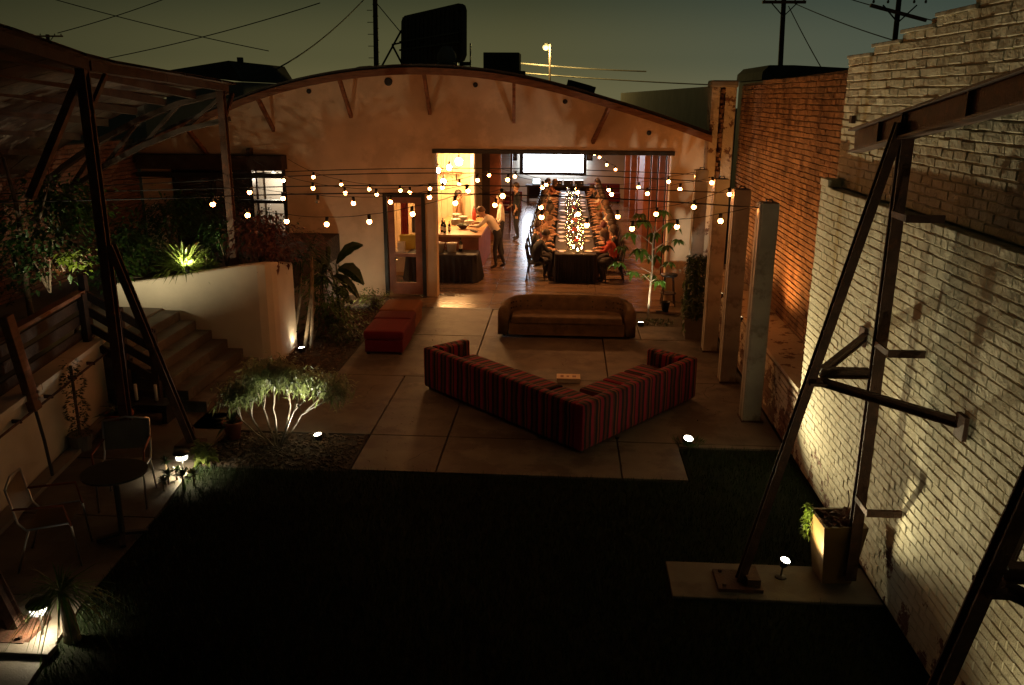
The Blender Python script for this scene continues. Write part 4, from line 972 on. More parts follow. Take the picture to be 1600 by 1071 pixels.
slab_ = ['nearest string of lit globe bulbs sagging from the first column', 'second string of lit globe bulbs from the lawn', 'third string of lit globe bulbs from the lawn', 'string of lit globe bulbs closest to the gable', 'short string of four bulbs inside the hall opening']
def bulbmesh(n, m): return MB().ball((0, 0, -.064), .0325, 12).mesh(n, m, smooth=True)
BM_, BO_, SM_ = bulbmesh('bulb', 'bulb'), bulbmesh('bulb', 'bulb_off'), MB().lathe([(.018, -.045), (.024, -.03), (.024, .03), (.008, .035)], (0, 0, 0), 10).mesh('socket', 'black_metal', smooth=True)
for si, (Y, ends, bl) in enumerate(STR):
    root = thing('string_lights', slab_[si], 'string lights', (0, Y, 2.6), 'strings of globe bulbs over the court')
    pts = [aY(*e, Y) for e in ends]
    for q in bl:
        if q is None:
            # tied up to the cable halfway
            prev = pts[-1]; pts.append(Vector((prev.x-.28, Y, aY(742, cabs[si][1][1]+.5, Y).z))); continue
        p = aY(q[0], q[1], Y)+Vector((0, 0, .075)); pts.append(p+Vector((0, 0, .035)))
        off_ = (q == (497, 316))
        for nm, me in (('socket', SM_), ('bulb', BO_ if off_ else BM_)):
            o = bpy.data.objects.new(nm, me); col.objects.link(o); o.parent = root; o.location = p-Vector((0, Y, 2.6)); o.rotation_euler = (rnd(-.15, .15), rnd(-.2, .2), 0)
            if off_ and nm == 'bulb': o['label'] = 'unlit globe bulb'
    pts.append(pts[-1]+Vector((-.5, 0, .25)))
    sm = []
    for i in range(len(pts)-1):
        for k in range(4): t_ = k/4; sm.append(pts[i].lerp(pts[i+1], t_)+Vector((0, 0, -.015*4*t_*(1-t_))))
    sm.append(pts[-1]); MB().tube(sm, .0045, 5).build('wire', 'cable', root)

# ================================================================== STEEL FRAMES ON THE RIGHT
def steel_frame(yo, label, full=True):
    Y = 7.1+yo; t = thing('steel_frame', label, 'steel frame', (2.65, Y, 0), 'rusted steel frames along the white wall')
    MB().ibeam((2.66, Y, .1), (2.66, Y, 4.18), .095, .09, .012, up=(0, 1, 0)).build('post', 'rust', t)
    MB().ibeam((1.68, Y, .03), (2.60, Y, 4.12), .075, .085, .012, up=(0, 1, 0)).build('strut', 'rust', t)
    MB().b2((1.46, Y-.17, .012), (1.86, Y+.17, .045)).build('base_plate', 'rust', t)
    MB().prism([(1.72, Y-.13), (1.84, Y-.13), (1.84, Y+.13), (1.72, Y+.13)], .045, .12).build('gusset', 'rust', t)
    for x, y in ((1.52, -.12), (1.52, .12), (1.80, -.12), (1.80, .12)): MB().lathe([(.018, .045), (.018, .07), (.004, .072)], (x, Y+y, 0), 6).build('bolt', 'rust', t)
    MB().ibeam((2.20, Y, 2.06), (2.60, Y, 2.06), .075, .085, .012).build('tie', 'rust', t)
    MB().ibeam((2.22, Y-.03, 1.98), (2.90, Y-1.13, 2.05), .055, .07, .01).build('brace', 'rust', t)
    MB().ibeam((2.22, Y+.03, 2.06), (2.90, Y+1.0, 2.12), .055, .07, .01).build('brace', 'rust', t)
    MB().b2((2.10, Y-.09, 1.96), (2.25, Y+.09, 1.985)).build('knee_plate', 'rust', t)
    for p, z in ((Y-1.15, 2.05), (Y+1.02, 2.12)): MB().b2((2.86, p-.07, z-.1), (2.893, p+.07, z+.08)).build('wall_plate', 'rust', t)
    for z in (3.42, 2.34, .93):
        MB().b2((2.60, Y-.33, z-.025), (2.62, Y-.05, z+.025)).build('wall_bracket', 'rust', t); MB().b2((2.60, Y-.36, z-.03), (2.893, Y-.33, z+.03)).build('wall_bracket', 'rust', t)
    return t
steel_frame(0, 'rusted steel frame standing on the concrete pad by the white wall')
steel_frame(-3.2, 'rusted steel frame at the lower right edge, closer than the pad')
rb_ = thing('raked_beam', 'raked rusted steel beam carried by the frames along the white wall', 'steel beam', (2.62, 6, 4.3))
def bz(y): return 3.93+(8.25-y)*.150
MB().ibeam((2.64, 8.25, bz(8.25)), (2.64, 2.5, bz(2.5)), .15, .21, .018).build('beam', 'rust', rb_)
for y in (7.1, 7.6, 6.0): MB().b2((2.60, y-.01, bz(y)-.085), (2.71, y+.01, bz(y)+.085)).build('stiffener', 'rust', rb_)
# concrete pad with its lamp and planter
pad = MB().b2((1.04, 6.83, -.06), (2.885, 7.44, .012)).build('pad', 'concrete', None, bevel=.01); pad['kind'] = 'structure'

WARMW = (1, .86, .49)
def flood(label, base, head, aim, power, cone=130, color=WARMW, lens='cool_lens', r=.045, grp='small floodlights'):
    base = Vector(base); head = Vector(head); d = (Vector(aim)-head).normalized()
    t = thing('flood_light', label, 'flood light', base, grp); rot = d.to_track_quat('Z', 'Y').to_matrix()
    MB().lathe([(.055, 0), (.05, .012), (.012, .02)], base, 12).build('foot', 'black_metal', t); MB().tube([base+Vector((0, 0, .015)), head-d*.05], .009, 6).build('stem', 'black_metal', t)
    MB().lathe([(.012, -.09), (r*.75, -.07), (r, -.02), (r*1.08, .004), (r*1.02, .004), (r*.98, -.004)], head, 14, rot).build('housing', 'black_metal', t, True)
    MB().lathe([(r*.96, -.003), (r*.9, .002), (.002, .004)], head, 14, rot).build('lens', lens, t)
    lamp('beam', 'SPOT', head+d*.02, power, color, t, .03, aim, cone, .7)
    return t
flood('small floodlight on the concrete pad beside the tall planter', (2.08, 7.22, .012), (2.12, 7.26, .17), (2.9, 6.5, 3.6), 125, 116)
flood('floodlight at the lower right by the steel frame, out on the grass', (2.15, 3.9, -.01), (2.2, 3.9, .18), (2.9, 4.9, 2.5), 52, 120)
g_ = gp(1075, 692)
def groundlight(label, p, aim, power, cone, color, lens, r=.075, grp='in-ground uplights'):
    p = Vector(p); t = thing('ground_light', label, 'ground light', p, grp); d = (Vector(aim)-p).normalized()
    rot = (d*.45+Vector((0, 0, .55))).normalized().to_track_quat('Z', 'Y').to_matrix(); h = p+Vector((0, 0, .07))
    MB().lathe([(r*.9, -.09), (r*1.05, 0), (r*1.12, .012), (r*1.0, .014)], h, 16, rot).build('housing', 'black_metal', t, True); MB().lathe([(r*.97, .008), (r*.7, .02), (.003, .028)], h, 16, rot).build('lens', lens, t, True)
    lamp('beam', 'SPOT', h+d*.06, power, color, t, .03, aim, cone, .6); return t
groundlight('bright ground light in tufts of grass at the patio corner', (g_.x, g_.y, -.02), (2.9, 7.7, 3.5), 330, 112, WARMW, 'cool_lens', .07)
b = MB()
for k in range(110): a_ = rnd(0, 6.28); r_ = rnd(.09, .2); b.leaf((g_.x+r_*math.cos(a_), g_.y+r_*math.sin(a_)*.8, -.01), (math.cos(a_)*.5, math.sin(a_)*.5, 1), rnd(.05, .12), .014, .2, seg=1)
o = b.build('grass_tuft', 'leaf', None, org=(g_.x, g_.y, 0)); tag(o, 'tufts of grass round the ground light at the patio corner', 'grass tuft')
for i, (x, y, pw) in enumerate(((2.80, 13.28, 230), (2.79, 14.98, 200), (2.78, 17.12, 130))):
    p = Vector((x, y, 1.0)); t = thing('column_uplight', ['amber uplight fixed behind the second column', 'amber uplight fixed behind the third column', 'amber uplight fixed behind the farthest column'][i], 'uplight', p, 'amber uplights behind the columns'); d = (Vector((3.5, y-.15, 2.9))-p).normalized()
    MB().lathe([(.03, -.10), (.042, -.08), (.042, .0), (.036, .0), (.034, -.02), (.003, -.02)], p, 12, d.to_track_quat('Z', 'Y').to_matrix()).build('housing', 'black_metal', t); MB().lathe([(.034, -.016), (.03, -.012), (.003, -.010)], p, 12, d.to_track_quat('Z', 'Y').to_matrix()).build('lens', 'dim_lens_warm', t)
    MB().b2((x-.06, y-.03, .9), (x-.01, y+.02, .98)).build('clamp', 'black_metal', t); lamp('beam', 'SPOT', p+d*.02, pw, (1, .40, .09), t, .03, p+d, 128, .9)

# tall planter on the pad
def taper_box(name, label, c, wb, wt, h, m, soil=True, cat='planter', rz=0, grp=None, rim=.03):
    c = Vector(c); t = thing(name, label, cat, c, grp); rm = Matrix.Rotation(rz, 3, 'Z')
    b = MB(); n = 0
    lv = [(wb, 0), (wt, h), (wt-2*rim, h), (wt-2*rim, h-.06)]
    for w, z in lv:
        for sx_, sy in ((-1, -1), (1, -1), (1, 1), (-1, 1)): b.v.append(c+rm @ Vector((sx_*w/2, sy*w/2, z)))
    for l in range(3):
        for k in range(4): b.f.append((l*4+k, l*4+(k+1) % 4, l*4+4+(k+1) % 4, l*4+4+k))
    b.f.append((3, 2, 1, 0)); b.f.append((12, 13, 14, 15)); b.build('box', m, t)
    if soil: MB().box(c+Vector((0, 0, h-.07)), (wt-2.1*rim, wt-2.1*rim, .03), rm).build('soil', 'soil', t)
    return t
pt = taper_box('tall_planter', 'tall tapered ochre planter with trailing plant on the pad', (2.56, 7.28, .013), .27, .40, .60, 'pot', rz=R(4))
b = MB()
for k in range(260):
    a_ = rnd(0, 1); s_ = rnd(-.06, .10); p = Vector((2.36-.03*a_+rnd(-.03, .02), 7.42+s_, .62-.30*a_*a_+rnd(-.02, .03))); b.leaf(p, (rnd(-1, .3), rnd(-1, 1), rnd(-.8, .6)), rnd(.025, .05), .02, .4, seg=1)
b.build('trailing_leaves', 'leaf_lime', pt)
b = MB()
for k in range(60): p = Vector((2.56+rnd(-.15, .15), 7.28+rnd(-.15, .15), .58)); b.leaf(p, (rnd(-.8, .8), rnd(-.8, .8), 1), rnd(.08, .2), .045, .5)
b.tube([(2.62, 7.3, .58), (2.66, 7.33, .75), (2.64, 7.34, .86)], .006, 5); b.build('stems', 'leaf_red', pt)

# ================================================================== LEFT SIDE: WALL, FENCE, STEPS, TERRACE
rw = thing('retaining_wall', 'low plastered retaining wall with a pale cap under the board fence', 'wall', (-6.25, 7, 0))
def wx(y): return -5.88-.155*(y-7.8)
n = 10
for k in range(n):
    y0, y1 = 3.0+8.05*k/n, 3.0+8.05*(k+1)/n
    MB().prism([(wx(y0)-.25, y0), (wx(y0), y0), (wx(y1), y1), (wx(y1)-.25, y1)], -.05, .98).build('wall_panel', 'plaster', rw) if k % 2 == 0 else MB().prism([(wx(y0)-.25, y0), (wx(y0), y0), (wx(y1), y1), (wx(y1)-.25, y1)], -.05, .978).build('wall_panel', 'plaster', rw)
for k in range(8):
    y0, y1 = 3.0+8.1*k/8, 3.0+8.1*(k+1)/8
    MB().prism([(wx(y0)-.30, y0+.004), (wx(y0)+.06, y0+.004), (wx(y1)+.06, y1-.004), (wx(y1)-.30, y1-.004)], .985, 1.06).build('cap_stone', 'plaster', rw, bevel=.008)
MB().prism([(wx(3)+.02, 3), (wx(3)+.20, 3), (wx(11)+.20, 11), (wx(11)+.02, 11)], -.02, .05).build('gutter_kerb', 'plaster_dark', rw)
tb = MB().tube([(wx(3.5)+.09, 3.5, .86), (wx(7)+.09, 7, .86), (wx(11)+.09, 11, .86)], .014, 6); tb.build('pipe', 'rust', rw)
for y in (8.4, 9.2, 9.9, 10.5): MB().b2((wx(y), y-.01, .84), (wx(y)+.11, y+.01, .88)).build('pipe_clip', 'rust', rw)
fe = thing('board_fence', 'dark board fence along the top of the retaining wall', 'fence', (-6.3, 7, 1.06))
for z in (1.16, 1.36, 1.56):
    for y0, y1 in ((3.2, 5.4), (5.42, 7.9), (7.92, 10.9)):
        MB().bar((wx(y0)-.17, y0, z+rnd(-.006, .006)), (wx(y1)-.17, y1, z+rnd(-.006, .006)), .03, .13).build('board', 'wood_dark', fe)
MB().bar((wx(3.2)-.15, 3.2, 1.72), (wx(10.95)-.15, 10.95, 1.72), .12, .05).build('top_rail', 'timber', fe)
for y in (4.2, 6.3, 10.85): MB().b2((wx(y)-.14, y-.045, 1.06), (wx(y)-.06, y+.045, 1.72)).build('fence_post', 'wood_dark', fe)
fp = thing('wall_strut', 'leaning timber strut bolted to the face of the retaining wall', 'timber post', (-6.0, 8.7, 1)); MB().bar((-6.03, 8.66, 1.98), (-5.93, 8.76, .86), .10, .13).build('timber', 'timber', fp, bevel=.01)
for z in (1.08, 1.0): MB().lathe([(.02, 0), (.018, .02), (.004, .022)], (-5.87, 8.75, z), 8, Matrix.Rotation(R(90), 3, 'Y')).build('bolt', 'chrome', fp)
MB().tube([(-5.93, 8.76, .86), (-5.86, 8.73, .5), (-5.78, 8.66, .1)], .018, 6).build('chain_pole', 'black_metal', fp)
# terrace
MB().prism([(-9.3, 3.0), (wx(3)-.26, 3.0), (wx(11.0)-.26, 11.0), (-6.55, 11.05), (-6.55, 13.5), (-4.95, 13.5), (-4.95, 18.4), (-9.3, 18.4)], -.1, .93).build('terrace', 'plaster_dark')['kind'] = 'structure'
st = thing('garden_steps', 'six cast concrete steps rising to the planted terrace', 'steps', (-5.6, 12.1, 0))
for k in range(6):
    x1 = -4.98-.25*k; MB().b2((-6.54+.0, 11.08, .152*k-.02 if k else -.02), (x1, 13.22, .152*(k+1)-.004)).build('step', 'concrete', st, bevel=.012) if k == 0 else MB().b2((-6.54, 11.085+.001*k, .152*k-.003), (x1, 13.215-.001*k, .152*(k+1)-.004)).build('step', 'concrete', st, bevel=.012)
rl = thing('stair_railing', 'dark timber railing on the near side of the steps', 'railing', (-5.6, 11.0, 0))
for x, z in ((-5.62, .0), (-6.05, .3), (-6.5, .75)): MB().b2((x-.045, 10.96, z), (x+.045, 11.05, z+1.0+.2)).build('rail_post', 'wood_dark', rl)
for d in (.45, .68, .91, 1.14): MB().bar((-5.58, 11.0, d), (-6.52, 11.0, d+.56), .03, .11).build('rail_board', 'wood_dark', rl)
# curved white planter wall
pw_ = thing('planter_wall', 'smooth curved white planter wall beside the steps', 'wall', (-5.6, 13.6, 0))
outline = [(-7.3, 13.32), (-6.6, 13.28), (-5.9, 13.26), (-5.2, 13.25), (-4.92, 13.26), (-4.80, 13.30), (-4.73, 13.40), (-4.70, 13.55), (-4.70, 14.0), (-4.72, 14.45)]
tops = [1.32, 1.42, 1.54, 1.66, 1.69, 1.69, 1.69, 1.68, 1.6, 1.5]
b = MB(); N = len(outline)
for (x, y), z in zip(outline, tops):
    i = outline.index((x, y)); a = Vector(outline[max(0, i-1)]); c = Vector(outline[min(N-1, i+1)]); d = (c-a).normalized(); nx, ny = -d.y, d.x
    for (xx, yy, zz) in ((x, y, -.05), (x, y, z-.02), (x+nx*.02, y+ny*.02, z), (x+nx*.2, y+ny*.2, z), (x+nx*.2, y+ny*.2, -.05)): b.v.append(Vector((xx, yy, zz)))
for i in range(N-1):
    for k in range(4): b.f.append((i*5+k, i*5+5+k, i*5+6+k, i*5+1+k))
b.f.append((0, 1, 2, 3, 4)); e = (N-1)*5; b.f.append((e+4, e+3, e+2, e+1, e)); b.build('shell', 'plaster', pw_)
MB().prism([(-7.3, 13.5), (-5, 13.47), (-4.92, 13.6), (-4.92, 18.4), (-7.3, 18.4)], .9, 1.40).build('raised_bed', 'soil')['kind'] = 'structure'
brickwall('left_brick_wall', 'dark brick boundary wall behind the terrace plants', -9.28, 6.0, 18.4, .9, lambda y: 3.4, 'brick_dark', 'mortar_dark', 60, seed=19, facing=1, thick=.3)

# remains of the old roof over the terrace
rr = thing('old_roof', 'remains of the old timber roof over the terrace', 'roof', (-5.5, 10, 4.5))
def lz(y): return float(np.interp(y, [4, 8.48, 9.97, 14.03, 16], [5.3, 4.83, 4.62, 4.42, 4.3]))
for y0, y1 in ((4.5, 7.6), (7.62, 9.95), (10.0, 11.9), (11.92, 14.1)):
    MB().bar((-5.5, y0, lz(y0)), (-5.5, y1, lz(y1)), .08, .13).build('edge_beam', 'wood_dark', rr)
for k in range(1, 8):
    x = -5.5-.5*k; d = .05*k+.035*k*k*.55
    MB().bar((x, 5.0, lz(5.0)-.07-d), (x, 14.0, lz(14)-.07-d), .06, .11).build('purlin', 'wood_dark', rr)
for k in range(15):
    y0 = 4.6+.64*k; b = MB(); pts = []
    for j in range(9):
        x = -5.35-.48*j; d = .05*max(0, j-.3)+.035*max(0, j-.3)**2*.55; pts.append((x, d))
    for (xa, da), (xb, db) in zip(pts, pts[1:]):
        a = [(xa, y0, lz(y0)+.08-da), (xb, y0, lz(y0)+.08-db), (xb, y0+.62, lz(y0+.62)+.08-db), (xa, y0+.62, lz(y0+.62)+.08-da)]
        k0 = len(b.v); b.v += [Vector(p) for p in a]+[Vector((p[0], p[1], p[2]-.03)) for p in a]
        b.f += [(k0, k0+1, k0+2, k0+3), (k0+7, k0+6, k0+5, k0+4), (k0, k0+4, k0+5, k0+1), (k0+2, k0+6, k0+7, k0+3)]
    b.build('deck_board', 'deck', rr)
# bowstring truss
tp = [(-5.5, 4.34), (-6.3, 4.16), (-7.0, 3.9), (-7.7, 3.56), (-8.4, 3.12), (-9.1, 2.6)]
for (xa, za), (xb, zb) in zip(tp, tp[1:]):
    MB().bar((xa, 14.12, za), (xb, 14.12, zb), .08, .15, up=(0, 1, 0)).build('truss_chord', 'wood_dark', rr); MB().bar((xa, 14.12, za-.42), (xb, 14.12, zb-.42), .08, .12, up=(0, 1, 0)).build('truss_chord', 'wood_dark', rr)
    MB().bar((xa, 14.12, za), (xb, 14.12, zb-.42), .05, .06, up=(0, 1, 0)).build('truss_web', 'wood_dark', rr)
for (Y, zt, lab) in ((9.9, 4.66, 'tall dark post of the old roof beside the steps'), (13.9, 4.46, 'tall dark post of the old roof in the raised bed')):
    t = thing('roof_post', lab, 'post', (-5.55, Y, 0), 'posts of the old roof'); z0 = 0 if Y < 11 else 1.35
    MB().ibeam((-5.52, Y, z0+.03), (-5.52, Y, zt), .11, .12, .018, up=(0, 1, 0)).build('shaft', 'rust', t)
    MB().b2((-5.68, Y-.15, z0), (-5.36, Y+.15, z0+.03)).build('base_plate', 'rust', t)
    if Y < 11:
        MB().ibeam((-4.69, Y, .04), (-5.44, Y, 2.55), .09, .10, .014, up=(0, 1, 0)).build('strut', 'rust', t); MB().b2((-4.86, Y-.14, .003), (-4.55, Y+.14, .035)).build('strut_plate', 'rust', t)
        MB().b2((-4.74, Y+.10, .035), (-4.70, Y+.13, .20)).build('plate_fin', 'rust', t)
    MB().bar((-5.52, Y, zt-.6), (-5.52, Y+.5, lz(Y+.5)-.08), .05, .05).build('knee_brace', 'rust', t)
    if Y < 11: MB().bar((-5.5, Y, zt-.08), (-6.35, Y, zt-1.55), .09, .09).build('knee_brace', 'rust', t)
t = thing('roof_post', 'dark strut foot on the path at the lower left edge', 'post', (-4.45, 5.94, 0), 'posts of the old roof')
MB().ibeam((-4.47, 5.94, .04), (-5.35, 5.94, 2.9), .09, .11, .014, up=(0, 1, 0)).build('strut', 'rust', t); MB().b2((-4.68, 5.72, .003), (-4.28, 6.10, .04)).build('base_plate', 'rust', t); MB().ibeam((-5.55, 5.94, .03), (-5.55, 5.94, 5.0), .14, .14, .018, up=(0, 1, 0)).build('shaft', 'rust', t)
for x, y in ((-4.62, 5.78), (-4.34, 5.78), (-4.62, 6.04), (-4.34, 6.04)): MB().lathe([(.02, .04), (.02, .065), (.004, .068)], (x, y, 0), 6).build('bolt', 'rust', t)

# path lamps with dark caps
def pathlamp(label, p, power):
    p = Vector(p); t = thing('path_lamp', label, 'path lamp', p, 'capped path lamps by the left path')
    MB().tube([p, p+Vector((0, 0, .215))], .011, 8).build('stake', 'chrome', t); MB().lathe([(.060, .222), (.068, .228), (.066, .268)], p, 18).build('lens', 'dim_lens', t, True); MB().lathe([(.092, .276), (.096, .292), (.078, .310), (.004, .318)], p, 20).build('cap', 'black_metal', t, True)
    for a_ in range(6): MB().bar(p+Vector((.078*math.cos(a_*1.047), .078*math.sin(a_*1.047), .218)), p+Vector((.08*math.cos(a_*1.047), .08*math.sin(a_*1.047), .278)), .007).build('rib', 'chrome', t)
    MB().lathe([(.08, .212), (.084, .217), (.07, .221)], p, 18).build('ring', 'chrome', t)
    lamp('glow', 'SPOT', p+Vector((.013, 0, .20)), power, (1, .82, .50), t, .04, p+Vector((.013, 0, -1)), 158, .4)
l1 = gp(283, 709, .28); l2 = gp(60, 945, .28)
pathlamp('lit path lamp beside the dark succulents and strut foot', (l1.x, l1.y, 0), 55); pathlamp('lit path lamp at the lower left beside the grassy palm', (l2.x, l2.y, 0), 40)
# curved edging at the path lamps
MB().b2((l2.x-.35, l2.y-.30, -.02), (l2.x+.22, l2.y-.16, .035)).build('path_kerb', 'concrete', None, bevel=.008)['kind'] = 'structure'

# ================================================================== PLANTS
def rosette(b, c, n, L, W, tilt=(.2, 1.2), droop=.4, rg=random):
    for k in range(n):
        a_ = rg.uniform(0, 6.283); e = rg.uniform(*tilt); b.leaf(c, (math.cos(a_)*math.cos(e), math.sin(a_)*math.cos(e), math.sin(e)), L*rg.uniform(.7, 1.15), W*rg.uniform(.8, 1.2), droop*rg.uniform(.5, 1.4))
def shrub_branch(rg, p, d, L, r, depth, segs, tips):
    p = Vector(p); d = Vector(d).normalized(); pts = [p]; q = p
    for k in range(4):
        d = (d+Vector((rg.uniform(-.18, .18), rg.uniform(-.18, .18), rg.uniform(-.02, .14)))).normalized(); q = q+d*(L/4); pts.append(q)
    segs.append((pts, [r*(1-.1*k) for k in range(5)]))
    if depth == 0: tips.append((q, d)); return
    for k in range(rg.choice((2, 3)) if depth > 1 else 3):
        a = Vector((rg.uniform(-1, 1), rg.uniform(-1, 1), rg.uniform(-.1, .6))); shrub_branch(rg, q, d+a*.75, L*rg.uniform(.55, .8), r*.6, depth-1, segs, tips)
# the lit shrub
rg = random.Random(4); sb_ = thing('lit_shrub', 'many stemmed grey green shrub lit from below beside the patio', 'shrub', (-3.62, 10.0, -.02)); segs = []; tips = []
for k, (dx, dy) in enumerate(((-.55, .05), (-.25, .25), (.05, -.1), (.30, .15), (.52, .0), (-.38, -.25), (.2, .35))):
    shrub_branch(rg, (-3.62+dx*.12, 10.0+dy*.12, -.02), (dx*1.7, dy, .95), .50, .018, 2, segs, tips)
b = MB()
for pts, r in segs: b.tube(pts, r, 5, False)
b.build('branches', 'bark', sb_); b = MB()
for p, d in tips:
    if p.z < .45: continue
    for k in range(64):
        q = Vector(p)+Vector((rg.gauss(0, .085), rg.gauss(0, .085), rg.gauss(0, .055)))-Vector(d)*rg.uniform(0, .1)
        b.leaf(q, (rg.uniform(-1, 1), rg.uniform(-1, 1), rg.uniform(-.7, .8)), rg.uniform(.08, .13), .027, .5, seg=1)
b.build('leaves', 'leaf_silver', sb_)
s2 = gp(497, 686)
groundlight('starry bright ground light in the bed under the shrub', (s2.x, s2.y, -.02), (-3.62, 10.05, .95), 150, 100, (1, .93, .72), 'cool_lens', .055)
# small tree by the sofa
rg = random.Random(8); tr = thing('small_tree', 'slender young tree with drooping leaf clusters lit from below', 'tree', (1.72, 17.0, -.03)); tb_ = MB()
trunk = [(1.72, 17.0, -.03), (1.73, 17.0, .5), (1.76, 17.02, 1.0), (1.74, 17.0, 1.5), (1.78, 17.0, 1.9)]
tb_.tube(trunk, [.024, .02, .017, .013, .009], 7); lf = MB()
nodes = [((965, 410), 1.0), ((990, 425), .9), ((1000, 390), 1.2), ((985, 365), 1), ((1020, 400), 1.1), ((1040, 385), 1), ((1005, 345), 1.1), ((1050, 350), 1.1), ((1035, 330), 1), ((1060, 375), .8), ((1015, 430), 1), ((1000, 335), .9), ((1045, 410), .9), ((1022, 365), 1), ((1030, 440), .9), ((972, 385), .8)]
for (px, py), s in nodes:
    q = aY(px, py, 17.0+rg.uniform(-.4, .4)); z = max(.75, min(1.85, q.z-.25)); st_ = Vector((1.75, 17.0, z)); mid = (st_+q)/2+Vector((0, 0, .06)); tb_.tube([st_, mid, q], [.008, .006, .004], 5)
    for k in range(9):
        a_ = k*.698+rg.uniform(-.2, .2); lf.leaf(q, (math.cos(a_), math.sin(a_), rg.uniform(-.15, .3)), rg.uniform(.17, .24)*s, .095*s, .75, fold=.2)
tb_.build('trunk', 'bark', tr); lf.build('leaves', 'leaf', tr)
s3 = gp(1001, 509)
groundlight('small oval uplight in the bed at the foot of the young tree', (s3.x, s3.y, -.02), (1.65, 18.5, 3.1), 150, 95, (1, .88, .62), 'cool_lens', .06)
b = MB()
for k in range(140): b.leaf((rnd(1.5, 2.2), rnd(16.4, 16.9), -.02), (rnd(-.6, .6), rnd(-.6, .6), 1), rnd(.05, .12), .025, .4, seg=1)
o = b.build('ground_cover', 'leaf_dark', None); tag(o, 'low ground cover round the young tree', 'ground cover', kind='stuff')
# ivy column in a square pot
iv = taper_box('ivy_planter', 'grey square pot with a tall clipped ivy column', (2.42, 15.6, 0), .30, .40, .42, 'pot_grey', cat='planter'); b = MB(); rg = random.Random(9)
for k in range(1500):
    z = rg.uniform(.42, 1.55); r = .19*(1-.25*(z-.42)/1.1)*rg.uniform(.75, 1.1); a_ = rg.uniform(0, 6.283); d = Vector((math.cos(a_), math.sin(a_), rg.uniform(-.5, .2))); b.leaf((2.42+r*math.cos(a_), 15.6+r*math.sin(a_), z), d, rg.uniform(.05, .085), .05, .5, seg=1)
b.build('ivy_leaves', 'leaf_dark', iv); MB().tube([(2.42, 15.6, .38), (2.42, 15.6, 1.5)], .05, 8).build('stem', 'bark_dark', iv)
b = MB(); rg = random.Random(91)
for k in range(60): a_ = rg.uniform(0, 6.28); z = rg.uniform(.15, 1.1); b.leaf((2.24+rg.uniform(-.05, .03), 15.5+rg.uniform(-.1, .15), z), (rg.uniform(-1, 0), rg.uniform(-1, 1), -.6), .07, .035, .5, seg=1)
b.build('hanging_sprays', 'leaf', iv)
t = thing('bar_stool', 'wooden bar stool just inside the hall opening', 'stool', (2.24, 18.15, 0)); MB().lathe([(.17, .64), (.185, .655), (.18, .685), (.004, .69)], (2.24, 18.15, 0), 16).build('seat', 'black_metal', t, True)
for a_ in range(4): c_, s_ = math.cos(a_*1.57+.78), math.sin(a_*1.57+.78); MB().bar((2.24+.2*c_, 18.15+.2*s_, 0), (2.24+.12*c_, 18.15+.12*s_, .64), .025).build('leg', 'wood_dark', t)
MB().lathe([(.165, .26), (.175, .265), (.175, .28), (.165, .285)], (2.24, 18.15, 0), 16).build('foot_ring', 'wood_dark', t)
t = thing('black_pot', 'small black pot standing in front of the stool', 'pot', (2.13, 17.6, 0)); MB().lathe([(.07, 0), (.095, .2), (.105, .21), (.09, .2), (.07, .15), (.004, .14)], (2.13, 17.6, 0), 16).build('vessel', 'black_metal', t, True); MB().b2((1.93, 17.52, .0), (2.1, 17.6, .02)).build('saucer', 'black_metal', t)
# planting bed by the white wall: bird of paradise, cordylines, ferns
bp_ = thing('banana_plant', 'big leaved banana plant silhouetted against the gable', 'plant', (-4.42, 16.3, 0)); b = MB(); s = MB()
def bigleaf(p, q, W, n=7, sag=.12):
    p, q = Vector(p), Vector(q); d = (q-p); x = d.cross(Vector((0, 1, 0))).normalized(); k0 = len(b.v)
    for i in range(n+1):
        t_ = i/n; w = W*math.sin(math.pi*min(1, t_*.93+.05))**.7*(1+.08*((i % 2)*2-1)); c = p.lerp(q, t_)+Vector((0, 0, sag*4*t_*(1-t_))); b.v += [c-x*w/2+Vector((0, .05, 0)), c, c+x*w/2+Vector((0, .05, 0))]
    for i in range(n): a = k0+3*i; b.f += [(a, a+1, a+4, a+3), (a+1, a+2, a+5, a+4)]
for p0, p1, W in (((525, 412), (567, 384), .20), ((528, 420), (568, 446), .30), ((520, 432), (562, 470), .20), ((512, 418), (512, 385), .10), ((518, 424), (470, 400), .22), ((515, 440), (478, 455), .24), ((524, 452), (545, 478), .22)):
    a_, c_ = aY(*p0, 16.3), aY(*p1, 16.2+rnd(-.2, .2)); bigleaf(a_, c_, W); s.tube([(-4.42, 16.3, .1), (-4.45, 16.3, a_.z*.6), a_], [.03, .02, .01], 6)
b.build('blades', 'leaf_dark', bp_); s.build('stalks', 'leaf_dark', bp_, True)
rg = random.Random(31)
for k, (px, py, h) in enumerate(((487, 390, 1.0), (470, 405, .8), (503, 430, .7))):
    c_ = aY(px, py, 14.9+.3*k); t = thing('cordyline', ['tallest spiky palm beside the curved white wall', 'spiky palm against the curved white wall end', 'short spiky palm in front of the banana plant'][k], 'palm', (c_.x, c_.y, 0), 'spiky palms in the bed'); b = MB(); rosette(b, c_, 60, .42, .03, (-.5, 1.3), .5, rg); b.build('fronds', 'leaf_dark', t)
    tr_ = MB(); tr_.tube([(c_.x-.05, c_.y-.6, -.02), (c_.x+.03, c_.y-.3, c_.z*.5), c_], [.035, .028, .02], 7)
    if k == 0: tr_.tube([(c_.x+.1, c_.y-.7, -.02), (c_.x+.06, c_.y-.3, c_.z*.5), c_], [.035, .028, .02], 7)
    tr_.build('trunk', 'bark', t, True)
